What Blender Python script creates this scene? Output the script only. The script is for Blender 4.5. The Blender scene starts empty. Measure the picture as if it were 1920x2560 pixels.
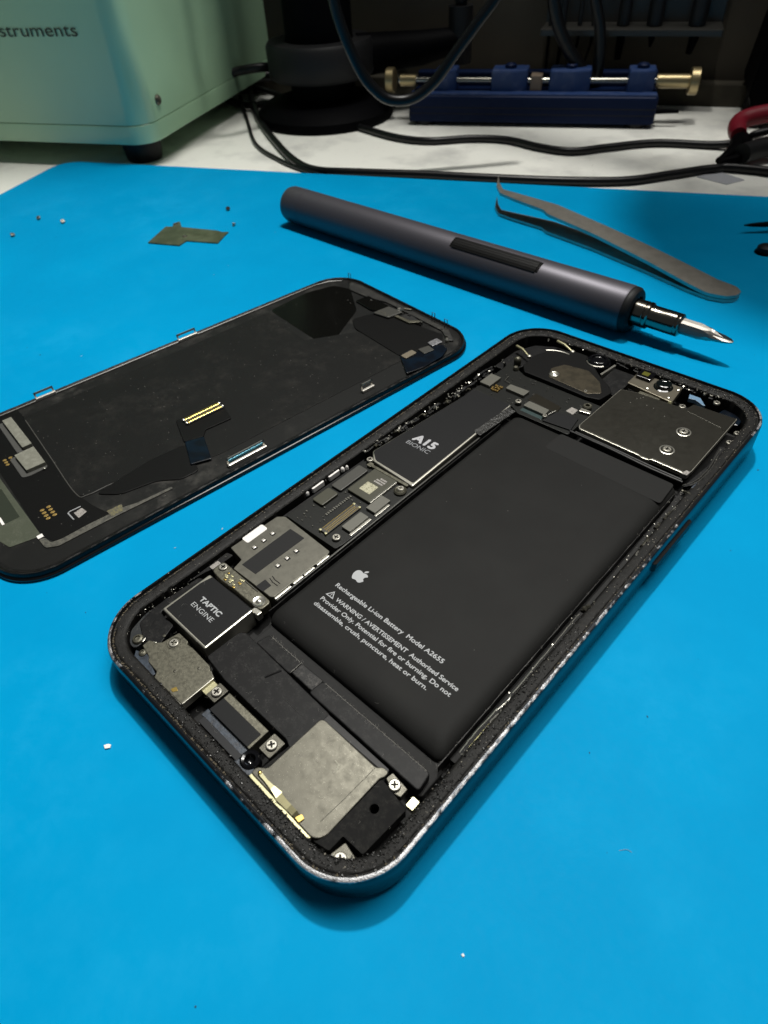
import bpy, bmesh, math, random
from mathutils import Vector, Matrix
random.seed(7)
S = 0.001                                    # everything below is written in millimetres
scn = bpy.context.scene
COL = scn.collection

# ------------------------------------------------------------------ camera
F_PX = 1629.2
CAM = Vector((93.502, -10.564, 106.992))
CX = Vector((0.73081188, 0.6810176, -0.04614133))
CD = Vector((0.45600204, -0.53740838, -0.70940424))
CF = Vector((-0.50791351, 0.4974005, -0.70328984))
cam = bpy.data.cameras.new('camera')
camo = bpy.data.objects.new('camera', cam)
COL.objects.link(camo)
camo.matrix_world = Matrix(((CX.x, -CD.x, -CF.x, CAM.x*S), (CX.y, -CD.y, -CF.y, CAM.y*S), (CX.z, -CD.z, -CF.z, CAM.z*S), (0, 0, 0, 1)))
cam.sensor_fit = 'VERTICAL'; cam.sensor_height = 36; cam.sensor_width = 27
cam.lens = 36*F_PX/2560
cam.clip_start = 0.005; cam.clip_end = 20
cam.dof.use_dof = True; cam.dof.focus_distance = 0.135; cam.dof.aperture_fstop = cam.lens/0.68
scn.camera = camo

# ------------------------------------------------------------------ light
world = bpy.data.worlds.new('World'); scn.world = world; world.use_nodes = True
bg = world.node_tree.nodes['Background']
bg.inputs[0].default_value = (0.85, 0.95, 1.0, 1); bg.inputs[1].default_value = 0.06

def area_light(name, loc, target, size, power, color=(1, 1, 1), sy=None):
    l = bpy.data.lights.new(name, 'AREA'); l.energy = power; l.color = color
    l.shape = 'RECTANGLE'; l.size = size*S; l.size_y = (sy or size)*S
    o = bpy.data.objects.new(name, l); COL.objects.link(o)
    o.location = Vector(loc)*S
    o.rotation_euler = (Vector(target)-Vector(loc)).to_track_quat('-Z', 'Y').to_euler()
    return o
def desk_lamp(loc, target, power, cone, radius):
    l = bpy.data.lights.new('desk_lamp', 'SPOT'); l.energy = power; l.color = (1.0, 0.98, 0.92)
    l.spot_size = math.radians(cone); l.spot_blend = 1.0; l.shadow_soft_size = radius*S
    o = bpy.data.objects.new('desk_lamp', l); COL.objects.link(o)
    o.location = Vector(loc)*S
    o.rotation_euler = (Vector(target)-Vector(loc)).to_track_quat('-Z', 'Y').to_euler()
desk_lamp((-90, 260, 650), (60, -20, 0), 14.6, 98, 16)
area_light('room_lamp', (-40, 640, 1330), (0, 130, 0), 1000, 29.0, (1.0, 0.98, 0.93), 700)

scn.view_settings.view_transform = 'Standard'
scn.view_settings.look = 'None'
scn.view_settings.exposure = 0.0
scn.view_settings.gamma = 1.0
scn.view_settings.use_curve_mapping = False

# ------------------------------------------------------------------ materials
def mat(name, base, metal=0.0, rough=0.5, bump=None, mottle=None, specks=None, rvar=0.0, spec=0.5, dust=None, scratch=None, coat=0.0):
    """bump=(scale per mm, strength); mottle=(scale, colour, low, high); specks=(scale, threshold, colour)"""
    m = bpy.data.materials.new(name); m.use_nodes = True
    N = m.node_tree.nodes; L = m.node_tree.links
    b = N['Principled BSDF']
    b.inputs['Metallic'].default_value = metal
    b.inputs['Roughness'].default_value = rough
    b.inputs['Specular IOR Level'].default_value = spec
    b.inputs['Coat Weight'].default_value = coat
    tc = N.new('ShaderNodeTexCoord'); mp = N.new('ShaderNodeMapping')
    mp.inputs['Scale'].default_value = (1000, 1000, 1000)
    L.new(tc.outputs['Object'], mp.inputs['Vector'])
    vec = mp.outputs['Vector']
    rgb = N.new('ShaderNodeRGB'); rgb.outputs[0].default_value = (*base, 1)
    col = rgb.outputs[0]
    def noise(scale, detail=4, rg=0.6):
        n = N.new('ShaderNodeTexNoise'); n.inputs['Scale'].default_value = scale
        n.inputs['Detail'].default_value = detail; n.inputs['Roughness'].default_value = rg
        L.new(vec, n.inputs['Vector']); return n
    def mix(fac, a, c):
        x = N.new('ShaderNodeMix'); x.data_type = 'RGBA'
        L.new(fac, x.inputs['Factor']); L.new(a, x.inputs['A']); x.inputs['B'].default_value = (*c, 1)
        return x.outputs['Result']
    def ramp(inp, lo, hi):
        r = N.new('ShaderNodeMapRange'); r.inputs['From Min'].default_value = lo; r.inputs['From Max'].default_value = hi
        L.new(inp, r.inputs['Value']); return r.outputs['Result']
    if mottle:
        n = noise(mottle[0]); col = mix(ramp(n.outputs['Fac'], mottle[2], mottle[3]), col, mottle[1])
    if dust:
        n = noise(dust[0], 8, 0.75); n2 = noise(dust[0]*0.18, 3, 0.6)
        mu = N.new('ShaderNodeMath'); mu.operation = 'MULTIPLY'
        L.new(ramp(n.outputs['Fac'], 0.45, 0.75), mu.inputs[0]); L.new(ramp(n2.outputs['Fac'], 0.45, 0.7), mu.inputs[1])
        col = mix(mu.outputs[0], col, dust[1])
    if specks:
        for k in range(0, len(specks), 3):
            v = N.new('ShaderNodeTexVoronoi'); v.inputs['Scale'].default_value = specks[k]
            L.new(vec, v.inputs['Vector'])
            n = noise(specks[k]*0.25, 2)
            sub = N.new('ShaderNodeMath'); sub.operation = 'MULTIPLY'; sub.inputs[1].default_value = specks[k+1]*2
            L.new(n.outputs['Fac'], sub.inputs[0])
            lt = N.new('ShaderNodeMath'); lt.operation = 'LESS_THAN'
            L.new(v.outputs['Distance'], lt.inputs[0]); L.new(sub.outputs[0], lt.inputs[1])
            # only a share of the cells carries a speck
            sp = N.new('ShaderNodeSeparateColor'); L.new(v.outputs['Color'], sp.inputs[0])
            gt = N.new('ShaderNodeMath'); gt.operation = 'GREATER_THAN'; gt.inputs[1].default_value = 0.72
            L.new(sp.outputs[0], gt.inputs[0])
            mm = N.new('ShaderNodeMath'); mm.operation = 'MULTIPLY'
            L.new(lt.outputs[0], mm.inputs[0]); L.new(gt.outputs[0], mm.inputs[1])
            col = mix(mm.outputs[0], col, specks[k+2])
    L.new(col, b.inputs['Base Color'])
    if rvar:
        n = noise(0.7, 6, 0.7)
        r = N.new('ShaderNodeMapRange'); r.inputs['From Min'].default_value = 0.3; r.inputs['From Max'].default_value = 0.7
        r.inputs['To Min'].default_value = max(0.02, rough-rvar); r.inputs['To Max'].default_value = min(1, rough+rvar)
        L.new(n.outputs['Fac'], r.inputs['Value']); L.new(r.outputs['Result'], b.inputs['Roughness'])
    nrm = None
    if bump:
        n = noise(bump[0], 8, 0.65)
        bp = N.new('ShaderNodeBump'); bp.inputs['Strength'].default_value = bump[1]; bp.inputs['Distance'].default_value = 0.0003/bump[0]
        L.new(n.outputs['Fac'], bp.inputs['Height']); nrm = bp.outputs['Normal']
        L.new(nrm, b.inputs['Normal'])
    return m

M = {}
M['mat'] = mat('blue_silicone', (0.0, 0.258, 0.52), rough=0.55, bump=(5, 0.22), rvar=0.06, spec=0.03,
               mottle=(0.025, (0.0, 0.275, 0.545), 0.42, 0.62), specks=(0.16, 0.022, (0.02, 0.12, 0.24)), dust=(0.07, (0.010, 0.315, 0.60)))
M['table'] = mat('white_laminate', (0.86, 0.86, 0.80), rough=0.35, bump=(1.0, 0.1), mottle=(0.03, (0.55, 0.55, 0.52), 0.5, 0.75), rvar=0.1)
M['wall'] = mat('dark_wall', (0.068, 0.059, 0.045), rough=0.8, spec=0.2, mottle=(0.012, (0.050, 0.044, 0.035), 0.4, 0.65))
M['battery'] = mat('battery_wrap', (0.0125, 0.0125, 0.0121), rough=0.6, bump=(7, 0.25), spec=0.09, mottle=(0.09, (0.0145, 0.0145, 0.014), 0.4, 0.65),
                   specks=(0.5, 0.045, (0.16, 0.16, 0.15)))
M['battery_edge'] = mat('battery_wrap_edge', (0.006, 0.006, 0.0063), rough=0.5, spec=0.25, bump=(4, 0.3), dust=(2.2, (0.14, 0.13, 0.12)))
M['ink'] = mat('grey_ink', (0.36, 0.37, 0.38), rough=0.6)
M['ink2'] = mat('dim_ink', (0.22, 0.225, 0.24), rough=0.6)
M['black'] = mat('black_plastic', (0.0045, 0.0045, 0.005), rough=0.45, spec=0.25, bump=(6, 0.3), dust=(2.0, (0.04, 0.038, 0.034)))
M['void'] = mat('dark_cavity', (0.004, 0.004, 0.004), rough=0.8, dust=(1.5, (0.02, 0.02, 0.018)))
M['flexb'] = mat('black_flex_film', (0.0052, 0.0052, 0.0055), rough=0.5, bump=(7, 0.25), spec=0.16, dust=(3.0, (0.06, 0.058, 0.055)), specks=(2.2, 0.06, (0.12, 0.12, 0.11)))
M['foam'] = mat('black_foam', (0.010, 0.010, 0.010), rough=0.95, spec=0.2, bump=(12, 0.9), dust=(6.0, (0.06, 0.058, 0.05)))
M['label'] = mat('black_label', (0.0065, 0.0067, 0.0074), rough=0.55, bump=(9, 0.12), spec=0.18, specks=(2.0, 0.045, (0.12, 0.12, 0.11)))
M['ledge'] = mat('black_ledge', (0.0042, 0.0040, 0.0037), rough=0.55, spec=0.22, bump=(4.5, 1.0), dust=(3.0, (0.022, 0.019, 0.014)), specks=(6.0, 0.07, (0.035, 0.032, 0.027)))
M['glue'] = mat('adhesive_residue', (0.0015, 0.0015, 0.0015), rough=0.42, spec=0.25, bump=(3.2, 1.0), dust=(4.5, (0.016, 0.014, 0.011)), specks=(5.5, 0.07, (0.05, 0.046, 0.038)))
M['nickel'] = mat('warm_nickel', (0.088, 0.084, 0.068), metal=0.82, rough=0.42, bump=(10, 0.6), mottle=(4.5, (0.085, 0.081, 0.066), 0.40, 0.62),
                  specks=(5.5, 0.13, (0.36, 0.345, 0.29)), rvar=0.10)
M['nickel_d'] = mat('dirty_nickel', (0.125, 0.119, 0.09), metal=0.65, rough=0.46, bump=(5, 0.5), mottle=(1.6, (0.075, 0.071, 0.054), 0.40, 0.64),
                    specks=(3.5, 0.12, (0.30, 0.285, 0.22)), rvar=0.12)
M['simmetal'] = mat('satin_steel', (0.12, 0.115, 0.095), metal=0.6, rough=0.45, bump=(6, 0.15), mottle=(0.4, (0.10, 0.096, 0.08), 0.42, 0.66), rvar=0.08)
M['coil'] = mat('dark_steel_plate', (0.040, 0.038, 0.031), metal=0.7, rough=0.36, bump=(4, 0.06), mottle=(0.06, (0.033, 0.031, 0.025), 0.40, 0.62), rvar=0.03)
M['chrome'] = mat('bright_steel', (0.66, 0.64, 0.57), metal=0.9, rough=0.28, bump=(8, 0.25))
M['edgesteel'] = mat('smooth_edge_steel', (0.55, 0.53, 0.46), metal=0.9, rough=0.33)
M['screw'] = mat('screw_steel', (0.36, 0.345, 0.30), metal=0.85, rough=0.40, bump=(9, 0.5))
M['pcb'] = mat('black_circuit_board', (0.0055, 0.006, 0.005), rough=0.42, spec=0.3, bump=(7, 0.4), specks=(3.6, 0.10, (0.10, 0.095, 0.07)))
M['chipcan'] = mat('dull_grey_can', (0.12, 0.117, 0.10), metal=0.25, rough=0.42, bump=(8, 0.1))
M['chipdark'] = mat('dark_grey_can', (0.055, 0.054, 0.048), metal=0.2, rough=0.42, bump=(8, 0.15))
M['chipolive'] = mat('olive_chip', (0.05, 0.049, 0.034), metal=0.1, rough=0.4, bump=(8, 0.1))
M['gold'] = mat('gold_plate', (0.62, 0.44, 0.13), metal=1.0, rough=0.30, bump=(10, 0.2))
M['palegold'] = mat('pale_gold', (0.52, 0.49, 0.30), metal=0.8, rough=0.35)
M['white'] = mat('white_label', (0.80, 0.77, 0.74), rough=0.5)
M['pale'] = mat('pale_patch', (0.42, 0.40, 0.28), rough=0.6, mottle=(3.0, (0.20, 0.19, 0.12), 0.5, 0.62))
M['palegrey'] = mat('pale_grey_patch', (0.30, 0.28, 0.26), rough=0.6, mottle=(4.0, (0.14, 0.13, 0.12), 0.5, 0.62))
M['bluetape'] = mat('blue_grey_tape', (0.030, 0.042, 0.060), rough=0.4, bump=(3, 0.4), mottle=(1.2, (0.012, 0.016, 0.024), 0.4, 0.65))
M['glassblk'] = mat('black_glass', (0.004, 0.004, 0.005), rough=0.12, spec=0.5)
M['lensglass'] = mat('lens_glass', (0.004, 0.006, 0.006), rough=0.05, spec=0.8)
M['tape'] = mat('cloudy_tape', (0.018, 0.018, 0.017), rough=0.32, spec=0.4, bump=(1.0, 1.0), dust=(1.6, (0.07, 0.07, 0.065)))
M['panel'] = mat('display_back_foil', (0.0045, 0.0047, 0.0044), rough=0.55, bump=(3, 0.25), spec=0.22, dust=(0.20, (0.085, 0.080, 0.072)), specks=(0.9, 0.05, (0.10, 0.10, 0.09)))
M['panelgloss'] = mat('display_gloss_foil', (0.004, 0.004, 0.0035), rough=0.13, spec=0.5, mottle=(0.05, (0.004, 0.004, 0.0035), 0.4, 0.6))
M['panelmatte'] = mat('display_black_film', (0.0035, 0.0035, 0.0035), rough=0.5, spec=0.13)
M['greypad'] = mat('grey_foam_pad', (0.155, 0.155, 0.125), rough=0.8, bump=(5, 0.3), mottle=(0.9, (0.20, 0.20, 0.165), 0.45, 0.65))
M['olive'] = mat('olive_film', (0.060, 0.068, 0.047), rough=0.38, bump=(4, 0.5), dust=(2.2, (0.16, 0.165, 0.13)))
M['gluestrip'] = mat('grey_glue_strip', (0.085, 0.082, 0.066), rough=0.6, bump=(4, 0.6), mottle=(1.0, (0.035, 0.034, 0.028), 0.42, 0.62))
M['flexblue'] = mat('dark_blue_flex', (0.0018, 0.0035, 0.007), rough=0.28, spec=0.3, mottle=(0.3, (0.002, 0.007, 0.015), 0.45, 0.6))
M['white_metal'] = mat('pale_clip_metal', (0.60, 0.57, 0.52), metal=0.5, rough=0.35)
M['railblack'] = mat('dusty_black_rail', (0.012, 0.0115, 0.010), rough=0.5, bump=(2.5, 0.8), dust=(1.6, (0.09, 0.085, 0.07)))
M['slot'] = mat('slot_black', (0.012, 0.012, 0.0125), rough=0.6, spec=0.2)
M['teal'] = mat('teal_metal', (0.05, 0.24, 0.33), metal=0.4, rough=0.3, bump=(5, 0.4))
M['anod'] = mat('grey_anodised', (0.085, 0.081, 0.094), metal=0.6, rough=0.46, spec=0.35, bump=(14, 0.15))
M['slider'] = mat('ribbed_black', (0.0015, 0.0015, 0.0015), rough=0.45, spec=0.2)
M['gunmetal'] = mat('polished_gunmetal', (0.24, 0.22, 0.19), metal=1.0, rough=0.17, bump=(5, 0.05))
M['bit'] = mat('bit_steel', (0.34, 0.32, 0.29), metal=0.95, rough=0.38, bump=(6, 0.2))
M['tweezer'] = mat('brushed_steel', (0.46, 0.435, 0.39), metal=0.85, rough=0.38, bump=(5, 0.2), mottle=(0.25, (0.38, 0.36, 0.32), 0.4, 0.65))
M['olivesteel'] = mat('olive_steel', (0.085, 0.100, 0.055), metal=0.55, rough=0.40, mottle=(0.15, (0.15, 0.165, 0.10), 0.4, 0.65))
M['green'] = mat('pale_green_paint', (0.38, 0.58, 0.38), rough=0.20, bump=(1.2, 0.10), spec=0.5)
M['rubber'] = mat('black_rubber', (0.006, 0.006, 0.0068), rough=0.55, spec=0.25)
M['cable'] = mat('cable_rubber', (0.004, 0.004, 0.0046), rough=0.34, spec=0.28)
M['stand'] = mat('black_enamel', (0.001, 0.001, 0.0015), rough=0.6, spec=0.04)
M['bluealu'] = mat('blue_anodised', (0.0012, 0.0075, 0.036), metal=0.1, rough=0.5, spec=0.15, bump=(1.5, 0.3), dust=(0.25, (0.008, 0.016, 0.045)))
M['bluetop'] = mat('worn_blue_anodised', (0.008, 0.032, 0.12), metal=0.1, rough=0.5, bump=(1.5, 0.4), mottle=(0.18, (0.035, 0.06, 0.15), 0.48, 0.68))
M['brass'] = mat('knurled_brass', (0.36, 0.29, 0.16), metal=0.9, rough=0.36, bump=(2.5, 0.6))
M['steelrod'] = mat('steel_rod', (0.35, 0.34, 0.30), metal=1.0, rough=0.25)
M['red'] = mat('red_grip', (0.13, 0.004, 0.012), rough=0.5, spec=0.25)
M['acrylic'] = mat('smoked_acrylic', (0.032, 0.031, 0.028), rough=0.3, spec=0.4)
M['paper'] = mat('white_paper_crumb', (0.8, 0.78, 0.74), rough=0.8)
M['lint'] = mat('pale_lint', (0.35, 0.34, 0.31), rough=0.9)
M['greyobj'] = mat('dark_grey_plastic', (0.009, 0.0095, 0.011), rough=0.45, spec=0.3)

# frame metal with bare silver where the vertex attribute "wear" allows it
def frame_material():
    m = bpy.data.materials.new('worn_black_frame'); m.use_nodes = True
    N = m.node_tree.nodes; L = m.node_tree.links; b = N['Principled BSDF']
    at = N.new('ShaderNodeAttribute'); at.attribute_name = 'wear'
    tc = N.new('ShaderNodeTexCoord'); mp = N.new('ShaderNodeMapping'); mp.inputs['Scale'].default_value = (1000,)*3
    L.new(tc.outputs['Object'], mp.inputs['Vector'])
    n = N.new('ShaderNodeTexNoise'); n.inputs['Scale'].default_value = 0.42; n.inputs['Detail'].default_value = 9; n.inputs['Roughness'].default_value = 0.62
    L.new(mp.outputs['Vector'], n.inputs['Vector'])
    ad = N.new('ShaderNodeMath'); ad.operation = 'ADD'
    L.new(at.outputs['Fac'], ad.inputs[0]); L.new(n.outputs['Fac'], ad.inputs[1])
    r = N.new('ShaderNodeMapRange'); r.inputs['From Min'].default_value = 0.90; r.inputs['From Max'].default_value = 1.06
    L.new(ad.outputs[0], r.inputs['Value'])
    x = N.new('ShaderNodeMix'); x.data_type = 'RGBA'
    x.inputs['A'].default_value = (0.016, 0.018, 0.022, 1); x.inputs['B'].default_value = (0.38, 0.38, 0.39, 1)
    L.new(r.outputs['Result'], x.inputs['Factor']); L.new(x.outputs['Result'], b.inputs['Base Color'])
    b.inputs['Metallic'].default_value = 0.75
    rr = N.new('ShaderNodeMapRange'); rr.inputs['To Min'].default_value = 0.30; rr.inputs['To Max'].default_value = 0.42
    L.new(r.outputs['Result'], rr.inputs['Value']); L.new(rr.outputs['Result'], b.inputs['Roughness'])
    n2 = N.new('ShaderNodeTexNoise'); n2.inputs['Scale'].default_value = 4; n2.inputs['Detail'].default_value = 6
    L.new(mp.outputs['Vector'], n2.inputs['Vector'])
    mu = N.new('ShaderNodeMath'); mu.operation = 'MULTIPLY'; L.new(n2.outputs['Fac'], mu.inputs[0]); L.new(r.outputs['Result'], mu.inputs[1])
    bp = N.new('ShaderNodeBump'); bp.inputs['Strength'].default_value = 0.9; bp.inputs['Distance'].default_value = 0.00012
    L.new(mu.outputs[0], bp.inputs['Height']); L.new(bp.outputs['Normal'], b.inputs['Normal'])
    return m
M['frame'] = frame_material()

# ------------------------------------------------------------------ object helpers
def tag(o, label=None, cat=None, group=None, kind=None):
    if label: o['label'] = label
    if cat: o['category'] = cat
    if group: o['group'] = group
    if kind: o['kind'] = kind
    return o
def empty(name, loc=(0, 0, 0), rz=0.0, **k):
    o = bpy.data.objects.new(name, None); COL.objects.link(o); o.empty_display_size = 0.01
    o.location = Vector(loc)*S; o.rotation_euler = (0, 0, rz)
    return tag(o, **k)
def link(name, bm, m, parent=None, smooth=False, **k):
    me = bpy.data.meshes.new(name)
    bmesh.ops.recalc_face_normals(bm, faces=bm.faces)
    for v in bm.verts: v.co *= S
    if smooth:
        for fc in bm.faces: fc.smooth = True
    bm.to_mesh(me); bm.free()
    for x in (m if isinstance(m, (list, tuple)) else [m]): me.materials.append(x)
    if smooth: me.set_sharp_from_angle(angle=math.radians(38))
    o = bpy.data.objects.new(name, me); COL.objects.link(o)
    if parent: o.parent = parent
    return tag(o, **k)

def add_prism(bm, pts, z0, z1, bev=0.0, seg=2, mi=0):
    """extruded outline; pts counter-clockwise or not, concave allowed"""
    top = [bm.verts.new((x, y, z1)) for x, y in pts]
    bot = [bm.verts.new((x, y, z0)) for x, y in pts]
    n = len(pts)
    ft = bm.faces.new(top); fb = bm.faces.new(list(reversed(bot)))
    fs = [ft, fb]
    for i in range(n):
        fs.append(bm.faces.new((top[i], bot[i], bot[(i+1) % n], top[(i+1) % n])))
    for q in fs: q.material_index = mi
    if bev > 0:
        bmesh.ops.recalc_face_normals(bm, faces=fs)
        ed = list(ft.edges)
        bmesh.ops.bevel(bm, geom=ed, offset=bev, segments=seg, affect='EDGES', profile=0.5, clamp_overlap=True)
def rect(x0, x1, y0, y1, r=0.0, n=5):
    if r <= 0: return [(x0, y0), (x1, y0), (x1, y1), (x0, y1)]
    out = []
    for cx, cy, a0 in ((x1-r, y0+r, -90), (x1-r, y1-r, 0), (x0+r, y1-r, 90), (x0+r, y0+r, 180)):
        for i in range(n+1):
            a = math.radians(a0+90*i/n); out.append((cx+r*math.cos(a), cy+r*math.sin(a)))
    return out
def smooth_poly(pts, r, n=4):
    """rounds every corner of an outline by about r"""
    out = []; L_ = len(pts)
    for i in range(L_):
        p = Vector(pts[i]); a = Vector(pts[i-1]); b = Vector(pts[(i+1) % L_])
        da, db = (a-p), (b-p); ra = min(r, da.length*0.45, db.length*0.45)
        s, e = p+da.normalized()*ra, p+db.normalized()*ra
        for k in range(n+1):
            t = k/n; q = s*(1-t)**2+p*2*t*(1-t)+e*t*t; out.append((q.x, q.y))
    return out
def prism(name, pts, z0, z1, m, parent=None, bev=0.06, seg=2, **k):
    bm = bmesh.new(); add_prism(bm, pts, z0, z1, bev, seg); return link(name, bm, m, parent, **k)
def box(name, x0, x1, y0, y1, z0, z1, m, parent=None, r=0.15, bev=0.06, seg=2, **k):
    return prism(name, rect(x0, x1, y0, y1, r), z0, z1, m, parent, bev, seg, **k)
def add_tube(bm, pts, r, n=10, cap=True, mi=0):
    pts = [Vector(p) for p in pts]; rs = r if isinstance(r, (list, tuple)) else [r]*len(pts)
    rings = []; up = None
    for i, p in enumerate(pts):
        t = (pts[min(i+1, len(pts)-1)]-pts[max(i-1, 0)]).normalized()
        if up is None:
            up = Vector((0, 0, 1)) if abs(t.z) < 0.9 else Vector((1, 0, 0))
        up = (up-t*up.dot(t)).normalized(); s = t.cross(up)
        rings.append([bm.verts.new(p+(up*math.cos(a)+s*math.sin(a))*rs[i]) for a in (2*math.pi*j/n for j in range(n))])
    for a, b in zip(rings, rings[1:]):
        for j in range(n):
            f_ = bm.faces.new((a[j], a[(j+1) % n], b[(j+1) % n], b[j])); f_.material_index = mi
    if cap:
        bm.faces.new(rings[0]).material_index = mi; bm.faces.new(list(reversed(rings[-1]))).material_index = mi
def catmull(pts, n=8):
    P = [Vector(p) for p in pts]; P = [P[0]*2-P[1]]+P+[P[-1]*2-P[-2]]; out = []
    for i in range(1, len(P)-2):
        for k in range(n):
            t = k/n; a, b, c, d = P[i-1:i+3]
            out.append(0.5*((2*b)+(c-a)*t+(2*a-5*b+4*c-d)*t*t+(3*b-a-3*c+d)*t**3))
    out.append(P[-2]); return out
def add_lathe(bm, prof, c, axis='z', n=32, mi=0):
    """prof: (radius, height) list, closed at both ends if radius 0"""
    c = Vector(c); rings = []
    for r, h in prof:
        ring = []
        for j in range(n):
            a = 2*math.pi*j/n; u, v = r*math.cos(a), r*math.sin(a)
            p = Vector((u, v, h)) if axis == 'z' else Vector((h, u, v))
            ring.append(bm.verts.new(c+p))
            if r < 1e-6: break
        rings.append(ring)
    for a, b in zip(rings, rings[1:]):
        if len(a) == 1 and len(b) == 1: continue
        for j in range(n):
            k = (j+1) % n
            if len(a) == 1: f_ = bm.faces.new((a[0], b[j], b[k]))
            elif len(b) == 1: f_ = bm.faces.new((a[j], b[0], a[k]))
            else: f_ = bm.faces.new((a[j], b[j], b[k], a[k]))
            f_.material_index = mi
def lathe(name, prof, c, m, parent=None, axis='z', n=32, **k):
    bm = bmesh.new(); add_lathe(bm, prof, c, axis, n); return link(name, bm, m, parent, smooth=True, **k)
def add_text(bm, body, x0, x1, y0, y1, z, bold=0.0, shear=0.0, thick=0.0):
    """lettering as a flat mesh: baseline y0, capital height y1-y0, from x0 to x1"""
    cu = bpy.data.curves.new('lettering', 'FONT'); cu.body = body; cu.size = 1; cu.shear = shear
    ob = bpy.data.objects.new('lettering', cu); COL.objects.link(ob)
    dg = bpy.context.evaluated_depsgraph_get(); dg.update()
    me = bpy.data.meshes.new_from_object(ob.evaluated_get(dg))
    xs = [v.co.x for v in me.vertices]; a, b = min(xs), max(xs)
    cap = 0.729
    for v in me.vertices:
        v.co.x = x0+(v.co.x-a)/(b-a)*(x1-x0); v.co.y = y0+v.co.y/cap*(y1-y0); v.co.z = z
    bm.from_mesh(me)
    if bold:
        for k, (ox, oy) in enumerate(((1, 0), (-1, 0), (0, 1), (0, -1))):
            me2 = me.copy()
            for v in me2.vertices: v.co.x += ox*bold*(y1-y0); v.co.y += oy*bold*(y1-y0); v.co.z += 0.002*(k+1)
            bm.from_mesh(me2); bpy.data.meshes.remove(me2)
    bpy.data.objects.remove(ob); bpy.data.curves.remove(cu); bpy.data.meshes.remove(me)
def text(name, body, x0, x1, y0, y1, z, m, parent, bold=0.0, **k):
    bm = bmesh.new(); add_text(bm, body, x0, x1, y0, y1, z, bold)
    return link(name, bm, m, parent, **k)

def screw_bm(bm, x, y, z, r, h=0.55, rot=0.3, n=28):
    """cross-head screw: rim, domed shoulder, cross recess with floor (material 1)"""
    c = Vector((x, y, 0))
    def ring(rr, zz): return [bm.verts.new(c+Vector((rr*math.cos(2*math.pi*j/n), rr*math.sin(2*math.pi*j/n), zz))) for j in range(n)]
    a = ring(r, z-h); b = ring(r, z-0.28*h); t = ring(r*0.93, z-0.12*h); d = ring(r*0.8, z)
    for p, q in ((a, b), (b, t), (t, d)):
        for j in range(n): bm.faces.new((p[j], p[(j+1) % n], q[(j+1) % n], q[j])).smooth = True
    w, l = r*0.165, r*0.60
    cr = [(l, -w), (l, w), (w, w), (w, l), (-w, l), (-w, w), (-l, w), (-l, -w), (-w, -w), (-w, -l), (w, -l), (w, -w)]
    co, si = math.cos(rot), math.sin(rot)
    cv = [bm.verts.new(c+Vector((u*co-v*si, u*si+v*co, z))) for u, v in cr]
    e = [bm.edges.get((d[j], d[(j+1) % n])) for j in range(n)]
    e += [bm.edges.new((cv[j], cv[(j+1) % 12])) for j in range(12)]
    bmesh.ops.triangle_fill(bm, use_beauty=True, edges=e)
    fl = [bm.verts.new(v.co-Vector((0, 0, h*0.55))) for v in cv]
    for j in range(12): bm.faces.new((cv[j], cv[(j+1) % 12], fl[(j+1) % 12], fl[j])).material_index = 1
    bm.faces.new(fl).material_index = 1
M['recess'] = mat('screw_recess', (0.012, 0.011, 0.009), metal=0.3, rough=0.6, spec=0.2)
def screw(x, y, z, r, parent, h=0.55, rot=0.3, name='screw', **k):
    bm = bmesh.new(); screw_bm(bm, x, y, z, r, h, rot); return link(name, bm, [M['screw'], M['recess']], parent, **k)

def rrloop(W, H, r, inset, seg=0.5, ncorner=26):
    """rounded-rectangle loop with the same vertex count for every inset; origin at its lower left corner"""
    pts = []
    r2 = max(r-inset, 0.5)
    x0, x1, y0, y1 = inset, W-inset, inset, H-inset
    nx, ny = int((W-2*r)/seg), int((H-2*r)/seg)
    def line(a, b, n):
        for i in range(n): pts.append((a[0]+(b[0]-a[0])*i/n, a[1]+(b[1]-a[1])*i/n))
    def arc(cx, cy, a0):
        for i in range(ncorner):
            a = math.radians(a0+90*i/ncorner); pts.append((cx+r2*math.cos(a), cy+r2*math.sin(a)))
    line((x0+r2, y0), (x1-r2, y0), nx); arc(x1-r2, y0+r2, -90)
    line((x1, y0+r2), (x1, y1-r2), ny); arc(x1-r2, y1-r2, 0)
    line((x1-r2, y1), (x0+r2, y1), nx); arc(x0+r2, y1-r2, 90)
    line((x0, y1-r2), (x0, y0+r2), ny); arc(x0+r2, y0+r2, 180)
    return pts
def sweep_ring(name, W, H, r, prof, m, parent, jitter=0.0, wear=None, seg=0.5, close=False, mi=None, nojit=(0, -1), **k):
    bm = bmesh.new(); loops = []; lay = None; wv = []
    for li, (ins, z) in enumerate(prof):
        j = jitter if (jitter and li not in [q % len(prof) for q in nojit]) else 0
        lp = []
        for x, y in rrloop(W, H, r, ins, seg):
            v = bm.verts.new((x+random.uniform(-j, j)*0.6, y+random.uniform(-j, j)*0.6, z+random.uniform(-j, j)))
            lp.append(v); wv.append(wear(x, y, li) if wear else 0)
        loops.append(lp)
    n = len(loops[0])
    for a, b in zip(loops, loops[1:]):
        for i in range(n):
            bm.faces.new((a[i], a[(i+1) % n], b[(i+1) % n], b[i]))
    if close:
        bm.faces.new(loops[0]); bm.faces.new(loops[-1])
    o = link(name, bm, m, parent, smooth=True, **k)
    if wear:
        at = o.data.attributes.new('wear', 'FLOAT', 'POINT')
        for i, w in enumerate(wv): at.data[i].value = w
    return o

# pixel of the photograph -> point on the level z (used where things lie on the bench)
def at(u, v, z=0.0):
    d = CX*((u-960)/F_PX)+CD*((v-1280)/F_PX)+CF
    return CAM+d*((z-CAM.z)/d.z)

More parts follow.
